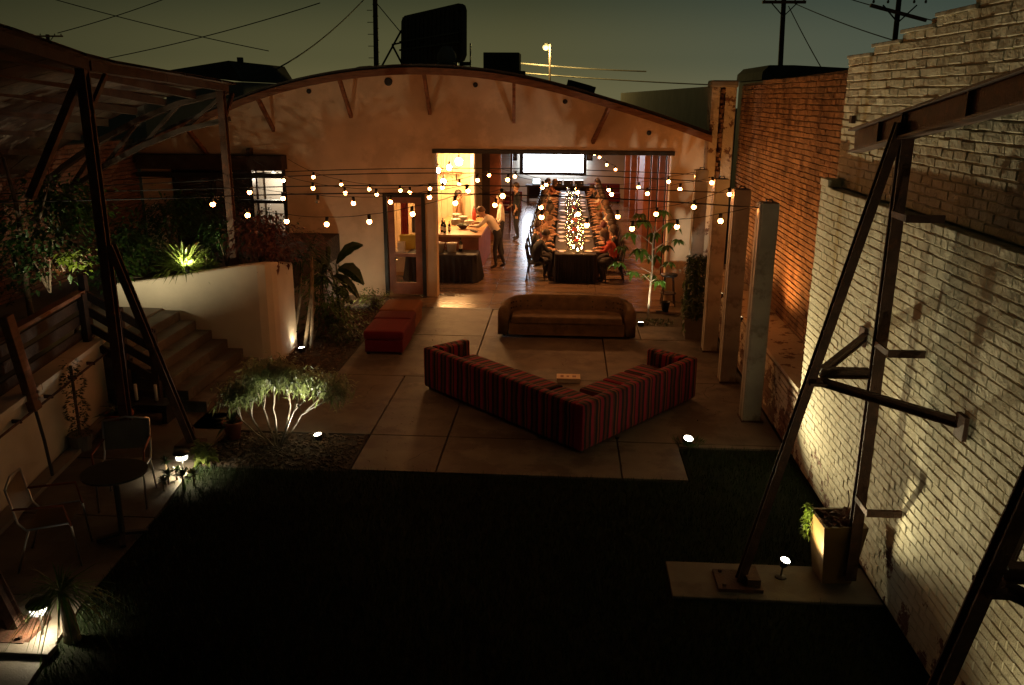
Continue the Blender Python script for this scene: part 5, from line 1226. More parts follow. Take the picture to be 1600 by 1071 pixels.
def bush(name, label, c, rx, ry, rz_, n, m, L=.08, W=.04, seed=1, cat='shrub', grp=None, hollow=.55, droop=.5):
    rg = random.Random(seed); c = Vector(c); t = thing(name, label, cat, c-Vector((0, 0, rz_)), grp); b = MB(); lob = [Vector((rg.gauss(0, .55), rg.gauss(0, .55), rg.gauss(0, .5))) for _ in range(9)]
    for k in range(n):
        l = rg.choice(lob); v = l+Vector((rg.gauss(0, .33), rg.gauss(0, .33), rg.gauss(0, .33)))
        p = c+Vector((v.x*rx*.8, v.y*ry*.8, v.z*rz_*.8)); b.leaf(p, (v.x+rg.uniform(-.7, .7), v.y+rg.uniform(-.7, .7), rg.uniform(-.5, .8)), L*rg.uniform(.6, 1.3), W, droop, seg=1)
    b.build('leaves', m, t); s = MB()
    for l in lob[:6]: s.tube([c-Vector((0, 0, rz_)), c+Vector((l.x*rx*.3, l.y*ry*.3, -.2*rz_)), c+Vector((l.x*rx*.8, l.y*ry*.8, l.z*rz_*.8))], [.018, .012, .006], 5)
    s.build('stems', 'bark_dark', t); return t
bush('leafy_bush', 'dark glossy bush between the white wall end and banana plant', (-4.35, 15.2, .62), .55, .6, .6, 900, 'leaf', .09, .045, 41)
bush('leafy_bush', 'low dark bush in front of the red ottoman bed edge', (-4.1, 14.9, .25), .5, .8, .25, 600, 'leaf_dark', .08, .04, 42)
bush('leafy_bush', 'small bright bush lit beside the gable foot', (-3.95, 17.4, .22), .32, .35, .22, 420, 'leaf_lime', .08, .03, 43)
flood('little spotlight in the bed beside the gable foot', (-4.42, 17.0, -.015), (-4.38, 17.05, .2), (-4.3, 18.55, .8), 20, 130, (1, .82, .5), 'cool_lens', .05)
s4 = gp(463, 553)
groundlight('ground light washing the end of the curved white wall', (s4.x+.05, s4.y+.15, -.015), (-4.72, 14.3, .55), 9, 130, (1, .75, .42), 'cool_lens', .06)
# terrace plants along the planter wall
rg = random.Random(50)
TP = [('dark mass of shrub over the left part of the planter wall', (185, 402), 13.9, .72, .6, 'leaf_dark', 1300), ('dark bush behind the lit grass clump', (240, 392), 14.9, .75, .65, 'leaf_dark', 1100), ('reddish leaved bush at the right end of the planter wall', (405, 375), 14.0, .75, .42, 'leaf_red', 1300), ('dark leaved bush between lit grass and red bush', (352, 385), 14.1, .42, .38, 'leaf_dark', 1000), ('green bush high behind the lit grass clump', (262, 335), 15.5, .55, .5, 'leaf', 800), ('climbing shrub in front of the white lit window', (425, 352), 16.8, .5, .42, 'leaf_dark', 420), ('dark foliage against the window frames', (330, 345), 16.2, .8, .45, 'leaf_dark', 900)]
for i, (lab, (px, py), Y, rx, rz_, m, n_) in enumerate(TP):
    c_ = aY(px, py, Y); bush('terrace_bush', lab, c_, rx, .5, rz_, n_, m, .11, .05, 60+i, grp='bushes in the raised bed')
# clump of long grass lit by its own lamp
c_ = aY(292, 418, 13.62); t = thing('grass_clump', 'arching clump of long grass glowing in lamp light', 'ornamental grass', (c_.x, c_.y, 1.4)); b = MB(); rosette(b, Vector((c_.x-.04, c_.y+.02, 1.45)), 260, .85, .03, (.5, 1.45), .55, rg); b.build('blades', 'leaf_lime', t)
bush('lime_plant', 'bright lime leaved plant next to the lit grass clump', (c_.x+.30, c_.y+.12, 1.58), .12, .10, .12, 90, 'leaf_lime', .12, .08, 71)
flood('spotlight under the lit grass clump on the planter wall', (c_.x+.13, 13.35, 1.52), (c_.x+.13, 13.36, 1.60), (c_.x-.12, 14.1, 2.4), 130, 130, (1, .88, .45), 'cool_lens', .04)
c2 = aY(262, 335, 15.2); t = thing('fern', 'fern with lit arching fronds beside the old roof post', 'fern', (c2.x, c2.y, 1.4)); b = MB()
for k in range(16):
    a_ = rg.uniform(0, 6.28); d = Vector((math.cos(a_), math.sin(a_), .9))
    for j in range(14):
        q = Vector((c2.x, c2.y, c2.z))+d*(.05*j)+Vector((0, 0, -.0035*j*j)); sd = d.cross(Vector((0, 0, 1))).normalized()
        for s_ in (-1, 1): b.leaf(q, sd*s_+d*.4, .11*(1-j/18), .022, .3, seg=1)
b.build('fronds', 'leaf', t); MB().tube([(c2.x, c2.y, 1.38), (c2.x, c2.y, c2.z)], .03, 6).build('trunk', 'bark_dark', t)
# plants at the far left
for i, (lab, (px, py), Y, rx, rz_, m, n_) in enumerate((('broad leaved tree crown under the old roof at far left', (95, 330), 12.8, .85, .45, 'leaf', 1000), ('dark shrub under the far left tree', (70, 400), 12.0, .9, .55, 'leaf_dark', 1100), ('lime leaved plant lit beside the far left lamp', (118, 402), 11.6, .16, .14, 'leaf_lime', 120), ('red leaved plant beside the far left lamp', (98, 408), 11.6, .12, .14, 'leaf_red', 110))):
    cc = aY(px, py, Y); bush('terrace_bush', lab, cc, rx, .45, rz_, n_, m, .13 if i == 0 else .09, .07, 80+i, grp='plants on the far left terrace')
cc = aY(107, 426, 11.3); flood('tiny spotlight among the far left terrace plants', (cc.x, cc.y, .93), (cc.x, cc.y+.02, 1.10), (cc.x+.0, cc.y+.9, 2.1), 140, 130, (1, .85, .5), 'cool_lens', .03)
t = thing('bare_tree', 'thin leaning tree trunk by the dark brick wall', 'tree', (-8.5, 12.6, .93)); b = MB(); q0 = aY(40, 440, 12.5); q1 = aY(28, 330, 12.5); q2 = aY(60, 350, 12.4); b.tube([(q0.x, 12.5, .9), q0, q1, q1+Vector((-.1, 0, .8))], [.05, .045, .035, .02], 7); b.tube([q0.lerp(q1, .3), q2, q2+Vector((.25, 0, .6))], [.03, .02, .012], 6); b.build('trunk', 'bark_dark', t, True)
# succulents by the path lamp
rg = random.Random(77)
for k, (px, py, s) in enumerate(((258, 722, .09), (262, 742, .10), (285, 745, .12), (302, 742, .13), (275, 735, .08), (255, 752, .08))):
    c_ = gp(px, py, .12); t = thing('succulent', ['dark rosette succulent topmost of the clump', 'dark rosette succulent low in the clump by the path', 'dark rosette succulent under the path lamp', 'pale spiky succulent right of the path lamp', 'small dark rosette succulent in the clump middle', 'small rosette succulent at the clump edge'][k], 'succulent', (c_.x, c_.y, 0), 'succulents by the path lamp'); b = MB(); rosette(b, c_, 26, s, .035, (-.2, 1.2), .1, rg); b.build('rosette', 'leaf_dark' if k != 3 else 'leaf_lime', t); MB().tube([(c_.x, c_.y, -.02), c_], .012, 6).build('stem', 'bark', t)
c_ = gp(308, 715, .1); bush('round_plant', 'round leaved yellow green plant behind the path lamp', (c_.x+.05, c_.y+.1, .12), .10, .10, .10, 70, 'leaf_lime', .12, .09, 78)
# grassy palm at lower left
c_ = gp(95, 925, .42); t = thing('grass_palm', 'grassy ponytail palm beside the lower left path lamp', 'palm', (c_.x, c_.y, 0)); b = MB(); rosette(b, c_, 130, .48, .012, (-.2, 1.2), .8, rg); b.build('blades', 'leaf', t); MB().tube([(c_.x+.05, c_.y-.02, -.02), (c_.x+.03, c_.y, .2), c_], [.07, .05, .03], 8).build('trunk', 'bark', t, True)
for k, (px, py, r, h, lab) in enumerate(((365, 685, .12, .24, 'terracotta pot half hidden by the lit shrub'), (190, 678, .16, .30, 'terracotta pot beside the tall post foot'))):
    c_ = gp(px, py); t = thing('terracotta_pot', lab, 'pot', (c_.x, c_.y, 0), 'terracotta pots on the path'); MB().lathe([(r*.7, 0), (r, h*.85), (r*1.12, h*.86), (r*1.12, h), (r*.95, h), (r*.9, h*.8), (.005, h*.78)], (c_.x, c_.y, .002), 18).build('vessel', 'terracotta', t, True); b = MB(); rosette(b, Vector((c_.x, c_.y, h*.8)), 40, .3 if k == 0 else .4, .05, (.3, 1.4), .5, rg); b.build('leaves', 'leaf_dark', t)
c_ = Vector((-6.0, 9.65, 0)); t = thing('spiky_topiary', 'dark narrow spiralled topiary against the retaining wall', 'topiary', c_); b = MB()
for k in range(500): z = rnd(.2, 1.15); r = .05+.07*abs(math.sin(z*9)); a_ = rnd(0, 6.28); b.leaf((c_.x+r*math.cos(a_), c_.y+r*math.sin(a_), z), (math.cos(a_), math.sin(a_), .2), .05, .03, .3, seg=1)
b.build('leaves', 'leaf_dark', t); MB().tube([c_, c_+Vector((0, 0, 1.1))], .018, 6).build('trunk', 'bark_dark', t); MB().lathe([(.11, 0), (.14, .2), (.15, .21), (.12, .2)], c_, 14).build('pot', 'pot_grey', t)
# row of white candle tubes on a low dark bench beside the steps
t = thing('low_bench', 'low dark bench by the near side of the steps', 'bench', (-5.75, 10.7, 0)); MB().b2((-6.1, 10.55, .22), (-5.3, 10.85, .27)).build('top', 'black_metal', t)
for x in (-6.05, -5.35): MB().b2((x-.03, 10.57, 0), (x+.03, 10.83, .22)).build('leg', 'black_metal', t)
for k, x in enumerate((-5.95, -5.78, -5.5)):
    t = thing('pillar_candle', ['slim white pillar candle at the left of the bench', 'slim white pillar candle in the bench middle', 'slim white pillar candle at the step end of the bench'][k], 'candle', (x, 10.7, .27), 'white pillar candles on the low bench'); MB().lathe([(.022, 0), (.022, .24), (.015, .243), (.012, .235)], (x, 10.7, .271), 10).build('wax', 'white_china', t, True); MB().lathe([(.035, 0), (.034, .012), (.024, .014)], (x, 10.7, .271), 10).build('holder', 'black_metal', t)

# ================================================================== FURNITURE OUTSIDE
# striped fabric
def stripes(name, axis):
    m = bpy.data.materials.new(name); m.use_nodes = True; t = m.node_tree; b = t.nodes["Principled BSDF"]; b.inputs["Roughness"].default_value = .95
    c = t.nodes.new("ShaderNodeTexCoord"); s = t.nodes.new("ShaderNodeSeparateXYZ"); wv = t.nodes.new("ShaderNodeTexNoise"); wv.inputs["Scale"].default_value = 3.0; t.links.new(c.outputs["Object"], wv.inputs["Vector"]); vm = t.nodes.new("ShaderNodeVectorMath"); vm.operation = 'MULTIPLY_ADD'; vm.inputs[1].default_value = (.05, .05, .05); t.links.new(wv.outputs["Color"], vm.inputs[0]); t.links.new(c.outputs["Object"], vm.inputs[2]); t.links.new(vm.outputs[0], s.inputs[0])
    mu = t.nodes.new("ShaderNodeMath"); mu.operation = 'MULTIPLY'; mu.inputs[1].default_value = 1/.40; t.links.new(s.outputs[axis], mu.inputs[0])
    fr_ = t.nodes.new("ShaderNodeMath"); fr_.operation = 'FRACT'; t.links.new(mu.outputs[0], fr_.inputs[0])
    r = t.nodes.new("ShaderNodeValToRGB"); r.color_ramp.interpolation = 'CONSTANT'
    st_ = [(0, (.21, .009, .030)), (.16, (.012, .010, .012)), (.27, (.10, .020, .016)), (.40, (.012, .010, .012)), (.52, (.24, .011, .036)), (.66, (.10, .022, .018)), (.74, (.012, .010, .012)), (.86, (.17, .045, .022)), (.94, (.012, .010, .012))]
    while len(r.color_ramp.elements) < len(st_): r.color_ramp.elements.new(.5)
    for e, (p, cc) in zip(r.color_ramp.elements, st_): e.position = p; e.color = (*cc, 1)
    t.links.new(fr_.outputs[0], r.inputs[0])
    n = t.nodes.new("ShaderNodeTexNoise"); n.inputs["Scale"].default_value = 120; t.links.new(c.outputs["Object"], n.inputs["Vector"])
    n2 = t.nodes.new("ShaderNodeTexNoise"); n2.inputs["Scale"].default_value = 2.5; t.links.new(c.outputs["Object"], n2.inputs["Vector"])
    hs = t.nodes.new("ShaderNodeHueSaturation"); mm = t.nodes.new("ShaderNodeMapRange"); mm.inputs[3].default_value = .6; mm.inputs[4].default_value = 1.4; t.links.new(n2.outputs["Fac"], mm.inputs[0]); t.links.new(mm.outputs[0], hs.inputs["Value"]); t.links.new(r.outputs[0], hs.inputs["Color"])
    t.links.new(hs.outputs[0], b.inputs["Base Color"])
    bp = t.nodes.new("ShaderNodeBump"); bp.inputs["Strength"].default_value = .3; bp.inputs["Distance"].default_value = .004; t.links.new(n.outputs["Fac"], bp.inputs["Height"]); t.links.new(bp.outputs[0], b.inputs["Normal"]); return m
M['stripe_x'] = stripes('striped_fabric_lengthwise', "X"); M['stripe_y'] = stripes('striped_fabric_crosswise', "Y")
def sectional(label, A, B, armend, corner):
    """sofa whose back runs from A to B on the ground; the seat lies to the left of A->B"""
    A, B = Vector(A), Vector(B); L = (B-A).length; ang = math.atan2(B.y-A.y, B.x-A.x)
    t = thing('striped_sofa', label, 'sofa', (0, 0, 0), 'halves of the striped corner sofa')
    D, H = .84, .65
    MB().b2((0, 0, .03), (L-(.155 if armend == 'A' else 0), .15, H)).build('back', 'stripe_x', t, bevel=.045)
    MB().b2((corner[0], .155, .03), (L-corner[1], D, .27)).build('base', 'stripe_x', t, bevel=.02)
    x0, x1 = corner[0], L-corner[1]
    if armend == 'B': x1 = L-.155; MB().b2((L-.15, .155, .03), (L, D-.04, H)).build('arm', 'stripe_y', t, bevel=.045); MB().b2((L-.30, .17, .445), (L-.16, D-.25, H+.02)).build('bolster', 'stripe_y', t, bevel=.05)
    if armend == 'A': x0 = .155; MB().b2((0, .155, .03), (.15, D-.04, H)).build('arm', 'stripe_y', t, bevel=.045); MB().b2((.16, .17, .445), (.30, D-.25, H+.02)).build('bolster', 'stripe_y', t, bevel=.05)
    n = 3
    for k in range(n):
        a_, c_ = x0+(x1-x0)*k/n, x0+(x1-x0)*(k+1)/n
        MB().b2((a_+.006, .16, .275), (c_-.006, D+.02, .43+rnd(-.008, .012))).build('seat_cushion', 'stripe_x', t, bevel=.06)
    px_ = [.3, 1.3, 2.2] if L > 3 else [.6, 1.8]
    for x in (.08, L-.08):
        for y in (.08, D-.08): MB().lathe([(.025, 0), (.03, .03)], (x, y, 0), 8).build('foot', 'black_metal', t)
    t.location = (A.x, A.y, 0); t.rotation_euler = (0, 0, ang); return t
cor = gp(907, 712); lft = gp(662, 606); rgt = gp(1087, 624)
sectional('longer half of the striped corner sofa, its end arm toward the ottomans', lft, cor, 'A', (0, .16))
d1 = (cor-lft).normalized(); d2 = (rgt-cor).normalized()
sectional('shorter half of the striped corner sofa, its end arm toward the columns', cor+d2*.005+Vector((.20*d2.x, .20*d2.y, 0))*0+Vector((.012, .012, 0)), rgt, 'B', (1.03, 0))
# loose throw cushions
# curved tan sofa
ts = thing('curved_sofa', 'curved tan tufted sofa facing the courtyard', 'sofa', (.07, 15.8, 0))
def curved():
    W, Dp = 1.27, .82; cx, cy = .07, 15.33; n = 30; th = .17
    path_ = []
    for i in range(n+1):
        u = math.pi*i/n; c_, s_ = math.cos(u), math.sin(u); ex = .42
        path_.append((-W*math.copysign(abs(c_)**ex, c_), Dp*abs(s_)**.62))
    b = MB(); rows = []
    for i, (x, y) in enumerate(path_):
        a = Vector(path_[max(0, i-1)]); c = Vector(path_[min(n, i+1)]); d = (c-a).normalized(); nx, ny = d.y, -d.x    # inward
        f = math.sin(math.pi*i/n); zt = .54+.13*f**.8
        pf = [(0, .05), (0, zt-.07), (.03, zt-.015), (th*.5, zt), (th-.03, zt-.015), (th, zt-.07), (th+.03, .36), (th, .05)]
        rows.append(len(b.v))
        for o_, z in pf: b.v.append(Vector((cx+x+nx*o_, cy+y+ny*o_, z)))
    for r0, r1 in zip(rows, rows[1:]):
        for k in range(7): b.f.append((r0+k, r1+k, r1+k+1, r0+k+1))
        b.f.append((r0+7, r1+7, r1, r0))
    b.f.append(tuple(rows[0]+k for k in range(8))); b.f.append(tuple(rows[-1]+7-k for k in range(8)))
    b.build('back', 'tan_velvet', ts, True)
    inner = [(cx+x*.84, cy+y*.78) for x, y in path_]
    MB().prism(inner[::-1], .05, .27).build('base', 'tan_velvet', ts)
    half = [(cx+x*.83, cy+y*.76) for x, y in path_]
    MB().prism([(cx-W*.80, cy-.03)]+[p for p in half if abs(p[0]-cx) < W*.80]+[(cx+W*.80, cy-.03)], .275, .40).build('seat_cushion', 'tan_velvet', ts, bevel=.03)
    tu = MB()
    for i in range(4, n-3, 2):
        for z in (.46, .56):
            x, y = path_[i]; a = Vector(path_[i-1]); c = Vector(path_[i+1]); d = (c-a).normalized(); tu.ball((cx+x+d.y*(th+.018), cy+y-d.x*(th+.018), z), .018, 6)
    tu.build('buttons', 'wood_dark', ts, True)
    for x in (-1.15, 1.15): MB().lathe([(.03, 0), (.035, .05)], (cx+x, cy+.12, 0), 8).build('foot', 'black_metal', ts)
curved()
# ottomans
for k, (y0, y1, m, lab) in enumerate(((14.0, 14.93, 'red_fabric', 'deep red ottoman, nearest of the three'), (14.95, 15.52, 'maroon_fabric', 'maroon ottoman between the red and orange ones'), (15.55, 16.45, 'orange_fabric', 'burnt orange ottoman closest to the door'))):
    x0 = -3.42-.03*k; x1 = x0+.70; t = thing('ottoman', lab, 'ottoman', ((x0+x1)/2, (y0+y1)/2, 0), 'row of three ottomans')
    MB().b2((x0+.02, y0+.02, .04), (x1-.02, y1-.02, .26)).build('base', m, t, bevel=.02); MB().b2((x0, y0, .262), (x1, y1, .42)).build('cushion', m, t, bevel=.05)
    for x in (x0+.07, x1-.07):
        for y in (y0+.07, y1-.07): MB().b2((x-.025, y-.025, 0), (x+.025, y+.025, .04)).build('foot', 'black_metal', t)
# tray on the ground between the sofas
mg = gp(888, 596); t = thing('low_box_table', 'flat pale printed box lying on the slabs between the sofas', 'box', (mg.x, mg.y, 0)); MB().b2((mg.x-.18, mg.y-.09, .003), (mg.x+.18, mg.y+.14, .055)).build('carton', 'white_china', t, bevel=.004); MB().b2((mg.x-.185, mg.y-.095, .056), (mg.x+.185, mg.y+.145, .075)).build('lid', 'panel', t, bevel=.004)
for x, w, h in ((-.10, .05, .10), (-.01, .04, .07), (.09, .06, .09)): MB().b2((mg.x+x-w/2, mg.y+.02-h/2, .0755), (mg.x+x+w/2, mg.y+.02+h/2, .077)).build('print', 'wood_post', t)
# cafe table and chairs on the path
ct = gp(185, 842); tc_ = thing('cafe_table', 'small dark round cafe table on the path', 'table', (-4.38, 7.52, 0)); cx, cy = -4.38, 7.52
MB().lathe([(.30, .70), (.31, .705), (.31, .725), (.004, .728)], (cx, cy, 0), 28).build('top', 'black_metal', tc_); MB().tube([(cx, cy, .03), (cx, cy, .7)], .03, 10).build('pedestal', 'black_metal', tc_)
for a_ in range(4): MB().bar((cx, cy, .05), (cx+.24*math.cos(a_*1.57+.5), cy+.24*math.sin(a_*1.57+.5), .02), .05, .03).build('foot', 'black_metal', tc_)
def patio_chair(label, loc, rz, seat_m):
    t = thing('patio_chair', label, 'chair', (0, 0, 0), 'steel tube chairs at the cafe table'); w = .24
    for s in (-1, 1):
        MB().tube([(.24, s*w, 0), (.20, s*w, .42), (.18, s*w, .45), (-.18, s*w, .42), (-.24, s*w, .5), (-.30, s*w, .84)], .011, 8).build('side_frame', 'chrome', t, True)
        MB().tube([(-.30, s*w, 0), (-.16, s*w, .42)], .011, 8).build('rear_leg', 'chrome', t, True); MB().tube([(-.27, s*w, .64), (.16, s*(w+.02), .64), (.20, s*w, .42)], .012, 8).build('arm', 'terracotta', t, True)
    MB().tube([(-.30, -w, .84), (-.32, 0, .87), (-.30, w, .84)], .011, 8).build('top_rail', 'chrome', t, True)
    b = MB(); b.quad((.19, -w, .452), (.19, w, .452), (-.18, w, .43), (-.18, -w, .43)); b.quad((.19, -w, .445), (-.18, -w, .423), (-.18, w, .423), (.19, w, .445)); b.build('seat', seat_m, t)
    b = MB(); b.quad((-.245, -w, .52), (-.245, w, .52), (-.30, w, .83), (-.30, -w, .83)); b.quad((-.255, -w, .52), (-.31, -w, .83), (-.31, w, .83), (-.255, w, .52)); b.build('backrest', seat_m, t)
    t.location = loc; t.rotation_euler = (0, 0, rz); return t
patio_chair('steel tube chair with pale sling, nearest the lower left path lamp', (-4.80, 7.12, 0), R(18), 'pot'); patio_chair('steel tube chair behind the dark cafe table', (-4.72, 8.3, 0), R(-75), 'pot_grey')

# ================================================================== BEYOND THE ROOFS
bb = thing('billboard', 'back of a large dark billboard with rounded corners', 'billboard', (-6.6, 42, 0))
TL, TR, BR, BL = aY(627, 26, 44.5), aY(722, 4, 40), aY(722, 97, 40), aY(626, 106, 44.5)
def P(u, v): return (TL.lerp(TR, u)).lerp(BL.lerp(BR, u), v)
nb = (TR-TL).cross(BL-TL).normalized()
if nb.y > 0: nb = -nb
rim = []
for u, v in ((0, .10), (.02, .04), (.06, 0), (.5, 0), (.94, 0), (.98, .04), (1, .12), (1, .88), (.97, .97), (.92, 1), (0, 1)): rim.append(P(u, v))
b = MB(); k = len(rim); b.v += [p for p in rim]+[p-nb*.25 for p in rim]; b.f += [tuple(range(k)), tuple(range(2*k-1, k-1, -1))]+[(i, (i+1) % k, k+(i+1) % k, k+i) for i in range(k)]; b.build('panel', 'roofing', bb)
for i in range(14): u = .05+.069*i; MB().bar(P(u, .03)+nb*.03, P(u, .99)+nb*.03, .10, .06, up=nb).build('rib', 'roofing', bb)
for v in (.5, .66): MB().bar(P(0.01, v)+nb*.09, P(.99, v)+nb*.09, .08, .08, up=nb).build('rail', 'black_metal', bb)
for p, q in (((597, 103), (627, 48)), ((613, 70), (627, 67)), ((613, 71), (627, 98))): MB().bar(aY(*p, 43.5), aY(*q, 44.4), .07).build('brace', 'black_metal', bb)
for u in (.1, .9): q = P(u, 1); MB().b2((q.x-.1, q.y-.1, 0), (q.x+.1, q.y+.1, q.z)).build('leg', 'black_metal', bb)
vt = aY(698, 100, 34); t = thing('roof_ventilator', 'grey metal roof ventilator in front of the billboard', 'ventilator', (vt.x, 34, arch(vt.x)+.2)); MB().lathe([(.25, -.6), (.25, .05), (.38, .15), (.35, .35), (.18, .62), (.02, .65)], (vt.x, 34, vt.z), 14).build('cowl', 'pot_grey', t, True); MB().lathe([(.3, -.05), (.42, .0), (.3, .05)], (vt.x, 34, vt.z), 14).build('collar', 'chrome', t)
t = thing('roof_mast', 'thin mast with a dark arm on the hall roof', 'mast', (aY(735, 110, 34).x, 34, 4.9)); a_, c_ = aY(735, 112, 34), aY(735, 68, 34); MB().tube([a_-Vector((0, 0, .3)), c_], .03, 6).build('pole', 'black_metal', t); MB().bar(aY(718, 100, 34), aY(735, 100, 34), .12, .14).build('arm', 'black_metal', t)
a_, c_ = aY(755, 82, 36), aY(811, 125, 36); t = thing('air_conditioner', 'boxy dark air conditioning unit on the hall roof', 'air conditioner', ((a_.x+c_.x)/2, 36.6, 5)); MB().b2((a_.x, 36, c_.z-.2), (c_.x, 37.4, a_.z)).build('housing', 'roofing', t, bevel=.03)
for k in range(6): z = c_.z+.15+k*.14; MB().b2((a_.x+.1, 35.95, z), (c_.x-.1, 35.998, z+.05)).build('louvre', 'black_metal', t)
MB().b2((c_.x, 36.2, c_.z-.2), (c_.x+.22, 36.9, c_.z+.35)).build('duct', 'roofing', t, bevel=.02)
q = aY(570, 108, 36); t = thing('roof_dome', 'low reddish roof dome behind the gable', 'dome', (q.x, 37, 4.8)); MB().lathe([(1.1, -.5), (1.05, .0), (.85, .18), (.45, .3), (.02, .34)], (q.x, 37, q.z-.18), 20).build('shell', 'terracotta', t, True); MB().lathe([(1.13, -.5), (1.15, -.40), (1.08, -.38)], (q.x, 37, q.z-.18), 20).build('curb', 'roofing', t)
a_, c_ = aY(886, 131, 25), aY(929, 143, 25); t = thing('skylight', 'tilted skylight box on the right slope of the roof', 'skylight', ((a_.x+c_.x)/2, 25, arch(0)+.2)); MB().bar(a_-Vector((0, 0, .0)), c_, .7, .22).build('frame', 'roofing', t); MB().bar(a_+(c_-a_)*.12+Vector((0, 0, .115)), c_-(c_-a_)*.12+Vector((0, 0, .115)), .58, .012).build('pane', 'black_metal', t); MB().bar(a_-Vector((0, 0, .25)), c_-Vector((0, 0, .25)), .62, .3).build('curb', 'roofing', t)
def pole(label, px, py_top, py_b, Y, r, arms=(), grp='utility poles beyond the roofs', armw=2.2, rung=False):
    b0 = aY(px, py_b, Y); t0 = aY(px, py_top, Y); t = thing('utility_pole', label, 'utility pole', (b0.x, Y, 0), grp); MB().tube([(b0.x, Y, 0), (t0.x, Y, t0.z)], [r, r*.75], 10).build('pole', 'wood_dark', t, True)
    for pa, tilt in arms: z = aY(px, pa, Y).z; MB().bar((t0.x-armw/2, Y-.12, z), (t0.x+armw/2, Y-.12, z+tilt), .12, .14).build('crossarm', 'timber', t); MB().bar((t0.x-.7, Y-.2, z), (t0.x, Y-.2, z-.7), .05).build('brace', 'black_metal', t); MB().bar((t0.x+.7, Y-.2, z), (t0.x, Y-.2, z-.7), .05).build('brace', 'black_metal', t)
    if arms:
        for k in (-.45, -.2, .25, .45): MB().lathe([(.04, .06), (.06, .12), (.03, .2), (.005, .21)], (t0.x+armw*k, Y-.12, aY(px, arms[0][0], Y).z+.02), 8).build('insulator', 'pot_grey', t)
    if rung:
        for k in range(14): z = b0.z+.3*k-.6; MB().tube([(b0.x-.3 if k % 2 else b0.x+.3, Y, z), (b0.x, Y, z)], .018, 5).build('step_peg', 'rust', t)
    return t
pole('tall timber utility pole with step pegs left of the billboard', 585, -60, 100, 48, .16, rung=True); pole('utility pole with a crossarm behind the bare brick wall', 1225, -4, 110, 48, .16, [(4, 0)]); pole('utility pole with crossarm just above the white wall top', 1406, -12, 40, 40, .14, [(9, -.6)], armw=2.4); pole('distant utility pole with crossarm at the upper left', 74, 54, 90, 80, .22, [(57, 0)], armw=3.0)
lp = aY(853, 74, 66); t = thing('street_lamp', 'lit street lamp on a thin pole beyond the roof', 'street lamp', (lp.x+.25, 66, 0)); MB().tube([(lp.x+.35, 66, 0), (lp.x+.30, 66, lp.z+.2)], [.1, .07], 8).build('pole', 'wood_dark', t); MB().bar((lp.x+.3, 66, lp.z+.15), (lp.x-.1, 66, lp.z+.25), .06).build('arm', 'black_metal', t); MB().ball((lp.x, 66, lp.z), .24, 10).build('globe', 'street', t, True); MB().lathe([(.22, .1), (.15, .28), (.02, .3)], (lp.x, 66, lp.z), 10).build('hood', 'black_metal', t); lamp('glow', 'POINT', (lp.x, 65.6, lp.z-.2), 2600, (1, .72, .22), t, .2)
def wire(label, pts, r=.02, m='cable', Y=None):
    P_ = [aY(p[0], p[1], p[2]) for p in pts]; o = MB().tube(P_, r, 5).build('overhead_wire', m, None); tag(o, label, 'wire', 'overhead wires')
def sagw(p, q, n=10, sag=8):
    return [(p[0]+(q[0]-p[0])*i/n, p[1]+(q[1]-p[1])*i/n+sag*4*(i/n)*(1-i/n), p[2]+(q[2]-p[2])*i/n) for i in range(n+1)]
wire('sagging wire from the tall pole down to the gable left', sagw((582, -15, 48), (395, 124, 30), 14, 18), .03)
wire('guy wire from the tall pole to the billboard', sagw((588, 5, 48), (627, 52, 44.5), 8, 0), .025)
wire('guy wire slanting from the pole behind the brick wall', sagw((1232, 10, 48), (1283, 106, 40), 8, 2), .025)
wire('upper street wire lit by the lamp', sagw((790, 97, 67), (1010, 112, 67), 12, 2), .05, 'pot_grey'); wire('lower street wire lit by the lamp', sagw((790, 112, 67), (1115, 133, 67), 12, 2), .045, 'pot_grey')  # lighter grey puts the street lamp's light into the wire colour
wire('faint high wire crossing the upper left sky', sagw((70, -5, 60), (420, 80, 60), 12, 4), .03); wire('faint wire rising to the right in the upper left sky', sagw((90, 52, 60), (280, -10, 60), 10, 3), .03); wire('faint wire across the left sky toward the tall pole', sagw((150, 95, 60), (500, 5, 50), 12, 6), .03)
wire('faint wire at the upper right toward the white wall', sagw((1240, 5, 60), (1420, 70, 45), 10, 4), .03); wire('second faint wire at the upper right', sagw((1300, -10, 60), (1500, 40, 45), 10, 4), .03)
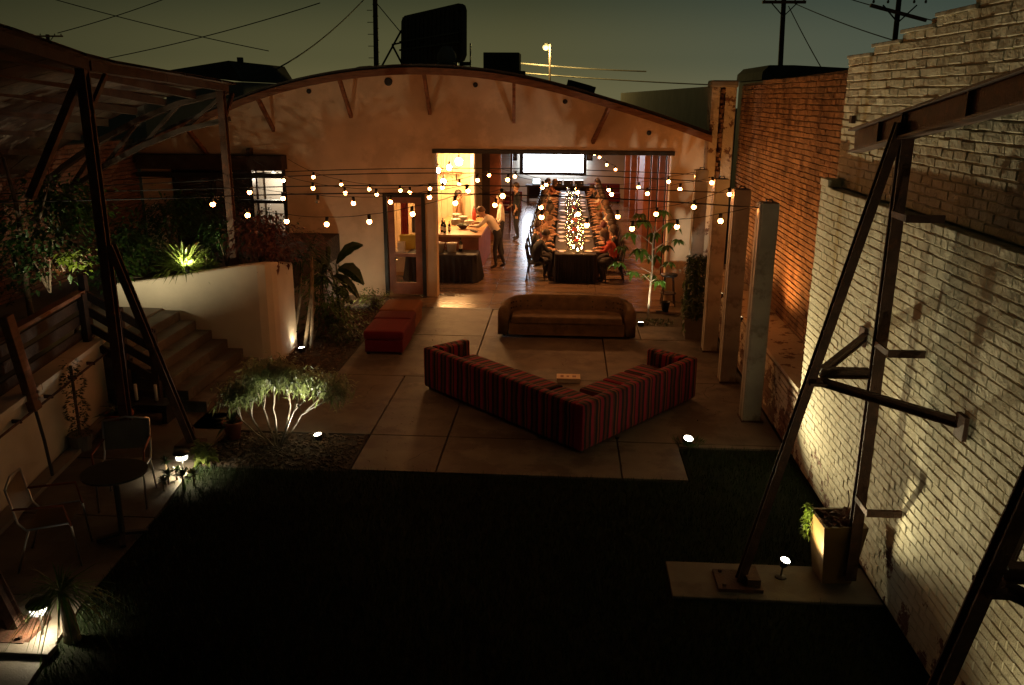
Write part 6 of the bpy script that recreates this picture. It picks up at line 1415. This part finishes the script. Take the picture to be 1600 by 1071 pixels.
# dark neighbouring roofs
g0, g1, g2 = aY(245, 113, 30), aY(357, 95, 30), aY(378, 128, 30); t = thing('neighbour_house', 'dark gabled roof rising behind the old roof', 'house', (g1.x, 32, 0)); b = MB(); k0 = 0
for y in (30, 36):
    for p in (g0, g1, g2): b.v.append(Vector((p.x, y, p.z)))
b.f += [(0, 1, 2), (5, 4, 3), (0, 3, 4, 1), (1, 4, 5, 2), (0, 2, 5, 3)]; b.build('roof', 'roofing', t); MB().b2((g0.x+.2, 30.1, 0), (g2.x-.02, 35.9, min(g0.z, g2.z)-.01)).build('wall', 'plaster_dark', t); MB().b2((g1.x-.08, 31, g1.z-.1), (g1.x+.08, 31.2, g1.z+.15)).build('chimney', 'roofing', t)
g0, g1 = aY(1190, 125, 34), aY(1295, 100, 34); t = thing('neighbour_shed', 'low dark flat roof behind the bare brick wall', 'shed', ((g0.x+g1.x)/2, 36, 0)); a0 = aY(1203, 102, 34); b = MB(); poly = [(g0.x, g0.z), (aY(1192, 112, 34).x, aY(1192, 112, 34).z), (a0.x, a0.z), (aY(1240, 102, 34).x, aY(1240, 102, 34).z), (g1.x+2, aY(1290, 109, 34).z), (g1.x+2, g0.z)]; b.v += [Vector((x, 34, z)) for x, z in poly]+[Vector((x, 39, z)) for x, z in poly]; k = len(poly); b.f += [tuple(range(k)), tuple(range(2*k-1, k-1, -1))]+[(i, (i+1) % k, k+(i+1) % k, k+i) for i in range(k)]; b.build('roof', 'roofing', t); MB().b2((g0.x+.1, 34.1, 0), (g1.x+1.8, 38.9, g0.z-.01)).build('wall', 'plaster_dark', t)
# orange lamp light from the interior: a lamp over the coat area lighting the white board behind the window
q = Vector((-6.6, 19.3, 2.6)); t = thing('wall_lamp', 'small lamp lighting the white board behind the left window', 'wall lamp', q); MB().ball(q, .05, 10).build('globe', 'dim_lens', t, True); MB().tube([q+Vector((0, 0, .05)), (q.x, q.y, arch(q.x)+.1)], .006, 5).build('cord', 'cable', t); lamp('glow', 'POINT', q+Vector((0, .0, -.08)), 40, (1, .85, .65), t, .05)
